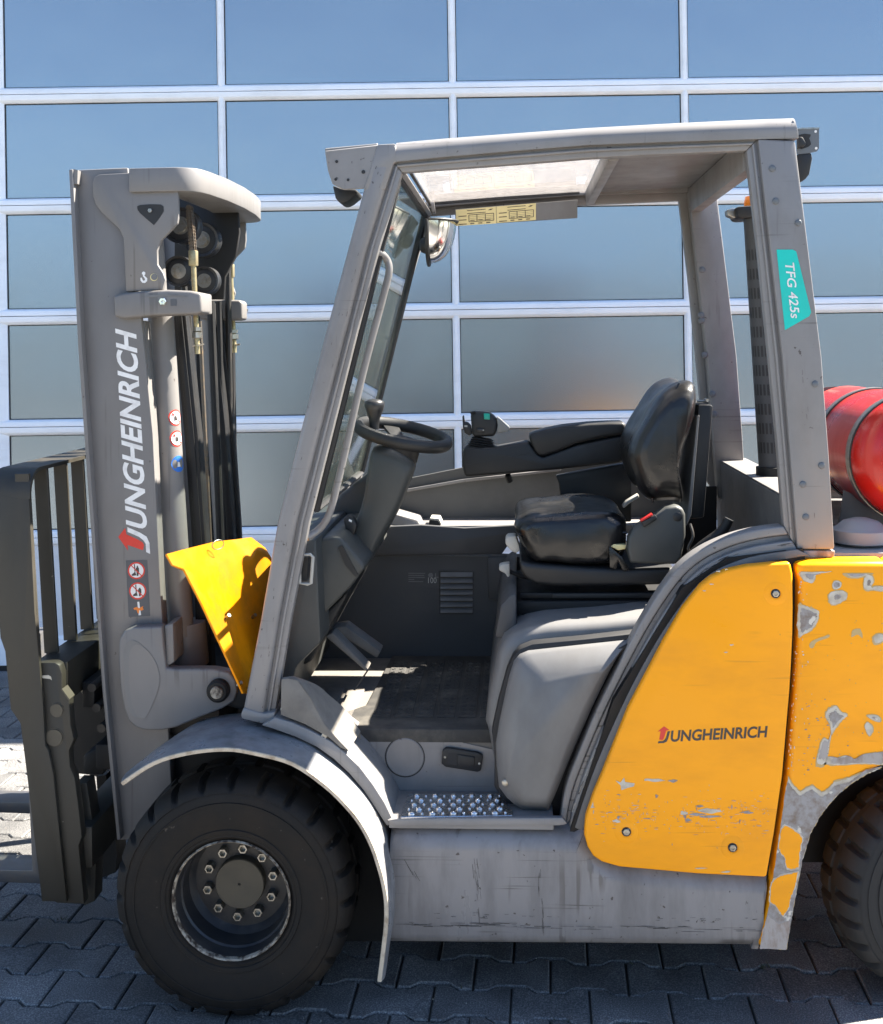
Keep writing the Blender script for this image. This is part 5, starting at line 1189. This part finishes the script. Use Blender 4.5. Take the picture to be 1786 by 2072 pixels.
for an in (.4, 2.4, 4.5):
    d = wa * math.cos(an) + wb * math.sin(an); t = wax.cross(d); bm = nb()
    p = [wcn - wax * .018 + d * .03 + t * .02, wcn - wax * .018 + d * .03 - t * .02, wcn - wax * .002 + d * (WR - .004) - t * .028, wcn - wax * .002 + d * (WR - .004) + t * .028]
    prism(bm, p, -wax * .010); mk('wheel_spoke', bm, 'black_plastic', swh, .003)
kb = P(757, 862, .56)
bm = nb(); lathe(bm, [(.014, -.01), (.015, .005), (.016, .020), (.026, .046), (.031, .062), (.029, .073), (.016, .080), (0, .081)], kb, (.02, 0, 1), 24); mk('wheel_knob', bm, 'roller_black', swh, ang=60)
# pedals
def pedal(q, y0, y1): plate('pedal', mp(LF, q), y0, y1, 'floor_plate', FL, .004)
pedal([(435,785),(480,760),(705,990),(690,1005)], .50, .57); pedal([(470,735),(560,720),(780,880),(755,920)], .70, .78)
plate('pedal_slot', mp(LF, [(610,1120),(622,1122),(722,972),(712,970)]), .30, .305, 'gasket', FL)
# ---------------------------------------------------------------- far side of the cab
wl = [(660,1100),(745,1092),(800,1082),(1045,1086),(1045,1340),(860,1300),(700,1270),(660,1250)]
plate('inner_wall', [(560,1140),(720,1150),(745,1122),(1100,1128),(1100,1420),(980,1420),(860,1420),(660,1420),(560,1420)], .98, 1.04, 'wall_plastic', FL)
plate('inner_wall_ledge', [(735,1125),(742,1110),(790,1065),(850,1062),(940,1068),(1050,1062),(1150,1060),(1150,1100),(1040,1085),(1015,1122)], .955, .975, 'wall_plastic', FL, .006)
plate('inner_wall_post', [(986,1128),(1030,1124),(1030,1215),(988,1212)], .962, .979, 'wall_plastic', FL, .003)
vt = plate('vent_frame', [(887,1155),(958,1157),(957,1243),(889,1242)], .9775, .9798, 'black_plastic', FL)
for i in range(7):
    v = 1158 + i * 12.1; bm = nb(); a_, b_ = P(891, v, .975), P(956, v + .8, .975)
    prism(bm, [Vector((a_.x, .966, a_.z - .013)), Vector((a_.x, .977, a_.z)), Vector((a_.x, .9772, a_.z - .003)), Vector((a_.x, .968, a_.z - .015))], (b_.x - a_.x, 0, 0)); mk('vent_slat', bm, 'hood_grey', vt)
tr = []
for i, w_ in enumerate((34, 32, 33, 12, 30)): tr.append([P(826, 1159 + i * 4.2, .9794), P(826 + w_, 1159.3 + i * 4.2, .9794), P(826 + w_, 1161 + i * 4.2, .9794), P(826, 1160.7 + i * 4.2, .9794)])
decal('notice_print', tr, 'hood_grey', FL)
o3 = P(866, 1180, .9794); text('notice_print', '100', o3, P(884, 1180, .9794) - o3, (0, 0, 1), (P(883, 1180, .9794) - o3).length, .019, 'white_plastic', FL)
decal('notice_print', [[P(u, v, .9794) for u, v in circle_pts(871, 1164, 5, 12)], [P(u, v, .9794) for u, v in ((880,1160),(882,1160),(882,1167),(887,1167),(887,1169),(880,1169))]], 'hood_grey', FL)
# far fender shelf in the sun and far side sheet
a_ = P(745, 1060, 1.0); zsh = P(900, 1062, 1.0).z
bm = nb(); box(bm, P(700, 1060, 1.0).x, P(1330, 1060, 1.0).x, .985, 1.17, zsh - .03, zsh); mk('far_sill', bm, 'grey_paint', FL, .004)
plate('far_trim', [(760,1080),(765,1046),(800,1040),(845,1052),(850,1062),(862,1072)], 1.0, 1.14, 'grey_paint', FL, .006)
plate('latch', [(866,1063),(869,1050),(886,1050),(892,1060),(890,1066)], .99, 1.06, 'black_plastic', FL, .003)
plate('latch_top', [(868,1052),(870,1048),(888,1049),(893,1060),(889,1060),(886,1054)], .985, 1.062, 'white_plastic', FL, .002)
plate('far_side_sheet', [(770,978),(815,970),(935,946),(1140,935),(1420,925),(1420,1080),(1130,1058),(780,1056)], 1.155, 1.165, 'bulkhead', FL, .001, 1)
plate('far_side_rail', [(770,1000),(815,991),(935,970),(1135,948),(1135,953),(935,976),(815,997),(770,1006)], 1.140, 1.152, 'skirt_paint', FL, .002)
plate('armrest_support', mp(LA, [(1140,620),(1700,520),(1730,560),(1730,980),(1205,980),(1190,880),(1165,680)]), .93, .97, 'black_plastic', FL, .006)
# ---------------------------------------------------------------- seat pedestal / engine hood
out = mp(LH, [(0,950),(20,790),(60,600),(90,460),(130,380),(200,330),(300,290),(430,265),(800,240),(1130,205),(1250,205),(1250,1100),(800,1560),(300,1560),(95,1400),(20,1010)])
plate('engine_hood', out, .20, 1.0, 'hood_grey', FL, .03, 4)
gsk = mp(LH, [(45,1010),(90,800),(150,580),(190,490),(240,430),(330,395),(700,360),(1060,318),(1110,330),(1110,700),(700,1560),(420,1620),(250,1585),(150,1520),(62,1400),(65,1180)])
plate('hood_gasket', gsk, .150, .199, 'gasket', FL, .006, 2)
co = mp(LH, [(95,1395),(78,1240),(72,1090),(98,930),(130,780),(165,620),(200,510),(240,465),(300,440),(650,402),(1000,365),(960,420),(930,470),(880,560),(740,850),(600,1170),(500,1420),(440,1556),(340,1552),(250,1545),(195,1510),(150,1470)])
ci = mp(LH, [(165,1330),(170,1230),(185,1130),(215,1000),(255,880),(300,770),(335,705),(370,670),(440,645),(640,600),(860,545),(855,560),(840,580),(800,640),(690,850),(570,1130),(480,1370),(425,1500),(340,1500),(270,1490),(230,1450),(195,1400)])
C0 = PP(co, .150); C1 = PP(co, .125); C2 = [P(u, v, .072) for u, v in ci]; C3 = [P(u * .92 + cu_ * .08, v * .92 + cv_ * .08, .066) for (u, v), (cu_, cv_) in zip(ci, [(sum(p[0] for p in ci)/len(ci), sum(p[1] for p in ci)/len(ci))] * len(ci))]
C1b = [a_.lerp(b_, .12) + Vector((0, -.010, 0)) for a_, b_ in zip(C1, C2)]; C1c = [a_.lerp(b_, .85) + Vector((0, -.004, 0)) for a_, b_ in zip(C1, C2)]
bm = nb(); loft(bm, [C0, C1, C1b, C1c, C2, C3], closed=True); bm.faces.new([v for v in list(bm.verts)[-len(co):]])
sc_ = mk('seat_side_cover', bm, 'hood_grey', FL, ang=60)
for x_, y_ in ((138,1365), (407,1480)):
    bm = nb(); dome(bm, P(*LH(x_, y_), .085), (0, -1, 0), .009, .5); mk('bolt', bm, 'zinc', sc_)
plate('hood_hinge', mp(LH, [(920,430),(1000,395),(1020,345),(1032,350),(1010,420),(970,445),(930,465)]), .10, .13, 'black_paint', FL, .002)
plate('hood_front', [(1000,1290),(1012,1225),(1030,1205),(1045,1200),(1045,1300)], .30, .98, 'wall_plastic', FL, .01)
# ---------------------------------------------------------------- seat
SY0, SY1 = .37, .84
seat = plate('seat', mp(L2, [(215,1705),(1330,1700),(1330,1800),(220,1800)]), SY0 + .01, SY1 - .01, 'black_paint', FL, .004, label='torn black vinyl driver seat on sliding rails')
plate('slide_rail', mp(L2, [(240,1645),(1300,1640),(1300,1690),(245,1690)]), SY0 + .03, SY0 + .06, 'black_paint', seat, .004)
plate('slide_rail', mp(L2, [(470,1650),(1300,1648),(1300,1684),(470,1684)]), SY0 + .022, SY0 + .029, 'black_plastic', seat, .002)
plate('slide_rail', mp(L2, [(240,1645),(1300,1640),(1300,1690),(245,1690)]), SY1 - .06, SY1 - .03, 'black_paint', seat, .004)
pan = mp(L2, [(235,1420),(330,1440),(700,1470),(1010,1480),(1330,1470),(1280,1590),(900,1600),(500,1600),(350,1590),(280,1545),(245,1490)])
plate('seat_pan', pan, SY0, SY1, 'black_plastic', seat, .012, 3)
cus = mp(L2, [(205,1220),(215,1175),(245,1145),(320,1118),(500,1100),(700,1087),(850,1092),(930,1110),(1000,1160),(1005,1260),(990,1380),(930,1450),(820,1478),(700,1470),(520,1456),(400,1450),(330,1440),(270,1370),(225,1290)])
def crease(bm, amp, sc):
    bmesh.ops.subdivide_edges(bm, edges=bm.edges, cuts=2, use_grid_fill=True); bm.normal_update()
    for v in bm.verts:
        c = v.co; f = mnoise.noise(Vector((c.x * sc, c.y * sc * .35, c.z * sc))) * .6 + mnoise.noise(Vector((c.x * sc * 2.3, c.y * sc, c.z * sc * 2))) * .4
        v.co = c + v.normal * amp * f
bm = nb(); pillow(bm, cus, SY0 - .005, SY1 + .005, SOFT, 3); crease(bm, .0065, 14); cush = mk('seat_cushion', bm, 'vinyl', seat, ang=60)
bm = nb(); q = [P(*L2(a_, b_), SY0 + .02) + Vector((0, 0, .004)) for a_, b_ in ((235,1250),(300,1235),(600,1228),(900,1235),(990,1235))]; tube(bm, crs(q, 4, False), .0035, 6); mk('cushion_piping', bm, 'vinyl', cush)
# torn corner with foam
bm = nb(); prism(bm, [P(*L2(a_, b_), SY0 - .004) for a_, b_ in [(870,1320),(900,1305),(985,1310),(980,1340),(930,1350)]], (0, .03, 0)); mk('torn_foam', bm, 'plate_yellow', cush, .003)
plate('torn_flap', mp(L2, [(865,1325),(880,1330),(960,1400),(1010,1490),(960,1490),(930,1420),(915,1480),(870,1470)]), SY0 - .012, SY0 - .006, 'vinyl', cush, .002)
bak = mp(L2, [(1022,690),(1060,570),(1110,475),(1160,390),(1230,285),(1290,220),(1340,188),(1420,166),(1475,180),(1498,225),(1500,300),(1485,400),(1450,520),(1405,650),(1385,740),(1375,850),(1392,920),(1400,1040),(1340,1030),(1250,1030),(1170,1025),(1100,960),(1060,860),(1035,780)])
bm = nb(); pillow(bm, bak, SY0 + .0, SY1 - .0, [(0, .58), (.015, .74), (.05, .88), (.12, .97), (.2, 1), (.35, .93), (.5, .90), (.65, .93), (.8, 1), (.88, .97), (.95, .88), (.985, .74), (1, .58)], 3); crease(bm, .004, 12); bkr = mk('backrest', bm, 'vinyl', seat, ang=60)
bm = nb(); q = [P(*L2(a_, b_), SY0 + .06) for a_, b_ in ((1365,180),(1330,240),(1270,360),(1200,500),(1165,620),(1155,720),(1165,860),(1180,1010))]; q = [p + Vector((-.006, -.035 + .02 * abs(i - 3.5) / 3.5, 0)) for i, p in enumerate(q)]; tube(bm, crs(q, 4, False), .0035, 6); mk('backrest_piping', bm, 'vinyl', bkr)
sd = mp(L2, [(992,1350),(1000,1260),(1040,1190),(1110,1145),(1190,1100),(1260,1048),(1330,1035),(1380,1050),(1400,1100),(1402,1250),(1372,1400),(1340,1448),(1180,1445),(1010,1440)])
plate('recliner_cover', sd, SY0 - .03, SY0 + .02, 'grey_plastic', seat, .010, 3)
plate('recliner_cover', sd, SY1 - .02, SY1 + .03, 'grey_plastic', seat, .010, 3)
bm = nb(); lathe(bm, [(.0125, .001), (.0125, -.002), (.0105, -.003), (0, -.003)], P(*L2(1344,1113), SY0 - .03), (0, 1, 0), 20); mk('cover_plug', bm, 'black_plastic', seat)
plate('belt_buckle', mp(L2, [(1090,1150),(1190,1100),(1205,1130),(1110,1190)]), SY0 - .045, SY0 - .02, 'black_plastic', seat, .003)
plate('buckle_button', mp(L2, [(1080,1140),(1166,1090),(1172,1105),(1090,1150)]), SY0 - .047, SY0 - .022, 'red_buckle', seat, .002)
plate('back_post', mp(L2, [(1490,330),(1575,330),(1592,342),(1528,1120),(1415,1130),(1450,700)]), SY0 + .10, SY1 - .10, 'black_plastic', seat, .006, 2)
plate('back_bracket', mp(L2, [(1480,420),(1498,400),(1440,1100),(1405,1180)]), SY0 + .08, SY1 - .08, 'hood_grey', seat, .002)
bm = nb(); c = P(*L2(1505,305), SY0 + .14); cyl(bm, c - Vector((.01, 0, 0)), c + Vector((.018, 0, 0)), .004, n=10); cyl(bm, c + Vector((.016, -.02, .003)), c + Vector((.016, .02, .003)), .005, n=10); mk('adjuster', bm, 'zinc', seat)
plate('lever_handle', mp(L2, [(140,1262),(160,1250),(215,1246),(222,1275),(235,1310),(242,1345),(222,1370),(190,1362),(160,1330),(138,1305)]), SY0 + .06, SY0 + .12, 'white_plastic', seat, .006, 2)
plate('lever_handle', mp(L2, [(95,1455),(125,1445),(170,1440),(172,1530),(155,1540),(140,1512),(95,1490)]), SY0 + .10, SY0 + .14, 'white_plastic', seat, .004, 2)
bm = nb(); tube(bm, [P(*L2(168,1495), SY0 + .12), P(*L2(250,1530), SY0 + .12), P(*L2(330,1545), SY0 + .12)], .006, 8); mk('lever_rod', bm, 'black_paint', seat)
plate('far_lever', mp(LA, [(1660,860),(1690,820),(1786,765),(1790,790),(1710,840),(1670,875)]), .86, .90, 'white_plastic', seat, .004)
plate('far_handle', mp(LA, [(990,895),(1010,884),(1195,866),(1200,905),(1010,912)]), .90, .96, 'white_plastic', FL, .004)
plate('far_handle_block', mp(LA, [(955,940),(960,870),(985,855),(1190,880),(1200,950)]), .93, .97, 'black_plastic', FL, .006)
# ---------------------------------------------------------------- armrest console with joystick (far side)
AY = .855
con = mp(LA, [(410,512),(425,400),(560,400),(690,398),(930,355),(1000,450),(1040,476),(1300,380),(1690,300),(1696,450),(1680,495),(1640,520),(1100,580),(435,632),(418,560)])
cons = plate('armrest_console', con, AY, AY + .10, 'black_plastic', FL, .010, 3)
pad = mp(LA, [(930,300),(1060,262),(1200,235),(1400,214),(1560,206),(1680,205),(1705,296),(1500,326),(1300,375),(1150,440),(1040,474),(990,455),(945,370)])
plate('arm_pad', pad, AY - .008, AY + .108, 'black_plastic', cons, .016, 4)
plate('console_seam', mp(LA, [(415,540),(960,440),(960,444),(415,545)]), AY - .0006, AY + .002, 'gasket', cons)
bm = nb(); c = P(*LA(562,402), AY + .05); c2 = P(*LA(575,318), AY + .05); d = c2 - c; pr = []
for i in range(5): pr += [(.050 - i * .003, i / 5.0), (.040 - i * .003, (i + .55) / 5.0)]
lathe(bm, [(r_, h * d.length) for r_, h in pr], c, d, 28); mk('bellows', bm, 'gasket', cons, ang=60)
jh = mp(LA, [(478,135),(520,122),(570,124),(620,130),(665,155),(688,195),(690,240),(678,290),(666,316),(505,322),(492,300),(486,230)])
js = plate('joystick', jh, AY + .02, AY + .08, 'black_plastic', cons, .010, 3)
plate('joystick_flap', mp(LA, [(415,160),(425,152),(432,205),(450,205),(480,230),(490,300),(470,310),(435,290),(420,250)]), AY + .03, AY + .07, 'black_plastic', js, .004)
plate('joystick_grip', mp(LA, [(680,165),(710,185),(780,248),(782,265),(768,278),(700,290),(682,275),(690,230)]), AY + .02, AY + .085, 'grip_grey', js, .008, 3)
plate('joystick_button', mp(LA, [(582,136),(628,138),(630,185),(583,183)]), AY + .014, AY + .022, 'teal_button', js, .002)
plate('joystick_button', mp(LA, [(474,128),(515,118),(522,132),(482,148)]), AY + .015, AY + .06, 'black_paint', js, .003)
plate('joystick_switch', mp(LA, [(528,250),(580,255),(586,272),(575,286),(530,278)]), AY + .012, AY + .022, 'roller_black', js, .003)
decal('switch_symbol', [[P(*LA(a_, b_), AY + .0115) for a_, b_ in ((573,262),(584,262),(584,272),(575,272))], [P(*LA(a_, b_), AY + .0295) for a_, b_ in ((432,228),(455,228),(455,242),(432,242))]], 'white_plastic', js)
bm = nb(); tube(bm, [P(*LA(768,615), AY + .05), P(*LA(785,665), AY + .06)], .010, 8); mk('console_peg', bm, 'black_paint', cons)
bm = nb(); tube(bm, [P(*LA(1690,400), AY + .05), P(*LA(1740,470), AY + .05)], .006, 8); mk('console_rod', bm, 'black_paint', cons)
# ---------------------------------------------------------------- rear bulkhead behind the seat
xb_ = PX(1500, 965, P(1578, 1003, .16).x).x
zb_ = P(1578, 1003, .16).z
bm = nb(); prism(bm, [(xb_, .14, zb_ - .50), (xb_ + .10, .14, zb_ - .50), (xb_ + .10, .14, zb_), (xb_, .14, zb_)], (0, .98, 0)); mk('rear_bulkhead', bm, 'bulkhead', FL, .006, 2)
plate('inner_rear_panel', [(1385,985),(1450,985),(1450,1150),(1370,1150)], 1.02, 1.04, 'black_paint', FL)
bm = nb(); box(bm, xb_ + .003, xb_ + .097, .15, 1.11, zb_ + .0005, zb_ + .004); mk('bulkhead_cover', bm, 'grey_paint', FL, .001)
bm = nb(); tube(bm, crs([P(1376, 1145, .30), P(1420, 1105, .30), P(1460, 1075, .30), P(1475, 1050, .30)], 4, False), .014, 12); mk('gas_strut', bm, 'black_paint', FL)
bm = nb(); tube(bm, crs([P(1396, 1060, .36), P(1402, 1085, .35), P(1392, 1110, .35), P(1402, 1128, .35), P(1388, 1140, .35)], 4, False), .004, 8); mk('cable', bm, 'hose_rubber', FL)
# air intake cap on the hood deck
ic = P(1742, 1128, .22); xk = Vector((ic.x, .22, 0)); z_b = ct.z + .012
def zz(v): return P(1742, v, .22).z
bm = nb(); lathe(bm, [(.0, zz(1047) - z_b), (.020, zz(1048) - z_b), (.045, zz(1054) - z_b), (.062, zz(1066) - z_b), (.075, zz(1070) - z_b), (.077, zz(1074) - z_b), (.077, zz(1094) - z_b), (.070, zz(1097) - z_b), (.035, zz(1098) - z_b), (.034, 0)], (ic.x, .22, z_b), (0, 0, 1), 48)
cap_ = mk('air_intake', bm, 'cap_grey', FL, ang=35)
bm = nb(); lathe(bm, [(.0345, zz(1100) - z_b), (.0375, zz(1100) - z_b), (.0375, zz(1111) - z_b), (.0345, zz(1111) - z_b)], (ic.x, .22, z_b), (0, 0, 1), 36); mk('hose_clamp', bm, 'chrome', cap_)
bm = nb(); lathe(bm, [(.0345, zz(1111.5) - z_b), (.0365, zz(1111.5) - z_b), (.0365, zz(1115) - z_b), (.0345, zz(1115) - z_b)], (ic.x, .22, z_b), (0, 0, 1), 36); mk('clamp_rubber', bm, 'gasket', cap_)
bm = nb(); tube(bm, crs([P(1686, 1118, .22), P(1700, 1116, .20), P(1720, 1108, .22)], 4, False), .005, 8); mk('cable', bm, 'hose_rubber', FL)
# gas bottle cradle
gx, gz, gr = 1.125 - 0, 1.36, .170
gc = PX(1774, 905, P(1774, 905, .6).x); gx, gz = gc.x, gc.z
bm = nb()
for yy in (.40, .98):
    prism(bm, [(gx - .17, yy, z_b), (gx + .2, yy, z_b), (gx + .16, yy, gz - .08), (gx + .0, yy, gz - .175), (gx - .15, yy, gz - .10)], (0, .012, 0))
box(bm, gx - .17, gx + .2, .413, .979, z_b + .001, z_b + .02)
mk('bottle_cradle', bm, 'hood_grey', FL, .002)
for yy in (.27, .60):
    bm = nb(); lathe(bm, [(gr + .001, 0), (gr + .005, 0), (gr + .005, .028), (gr + .001, .028)], (gx, yy, gz), (0, 1, 0), 56); mk('bottle_strap', bm, 'zinc', FL)
    bm = nb(); lathe(bm, [(gr + .0004, -.006), (gr + .003, -.005), (gr + .003, -.0005)], (gx, yy, gz), (0, 1, 0), 56); mk('strap_rubber', bm, 'gasket', FL)
bm = nb(); lathe(bm, [(.001, 0), (.162, 0), (.162, .006), (.001, .006)], (gx, 1.06, gz), (0, 1, 0), 40); box(bm, gx - .17, gx + .17, 1.045, 1.059, z_b, gz); mk('bottle_sun_blocker', bm, 'bulkhead', FL)  # hidden plate, added to keep the sun off the bottle's far end
GB = thing('gas_bottle', 'glossy red gas bottle strapped across the rear of the forklift', 'gas bottle', (gx, .6, gz - gr))
bm = nb(); prf = [(0, 0)]
for i in range(1, 9): t = math.pi / 2 * i / 8; prf.append((gr * math.sin(t), .085 * (1 - math.cos(t))))
prf += [(gr, .095), (gr + .0012, .30), (gr, .33), (gr, .72)]
for i in range(1, 9): t = math.pi / 2 * i / 8; prf.append((gr * math.cos(t), .72 + .085 * math.sin(t)))
lathe(bm, prf, (gx, .17, gz), (0, 1, 0), 64); mk('shell', bm, 'gas_red', GB, ang=50)
bm = nb(); cyl(bm, (gx, .975, gz), (gx, 1.03, gz), .03, n=20); tube(bm, [Vector((gx + .10 * math.cos(t), 1.03, gz + .10 * math.sin(t))) for t in [2*math.pi*i/24 for i in range(24)]], .008, 8, closed=True); mk('valve', bm, 'zinc', GB)
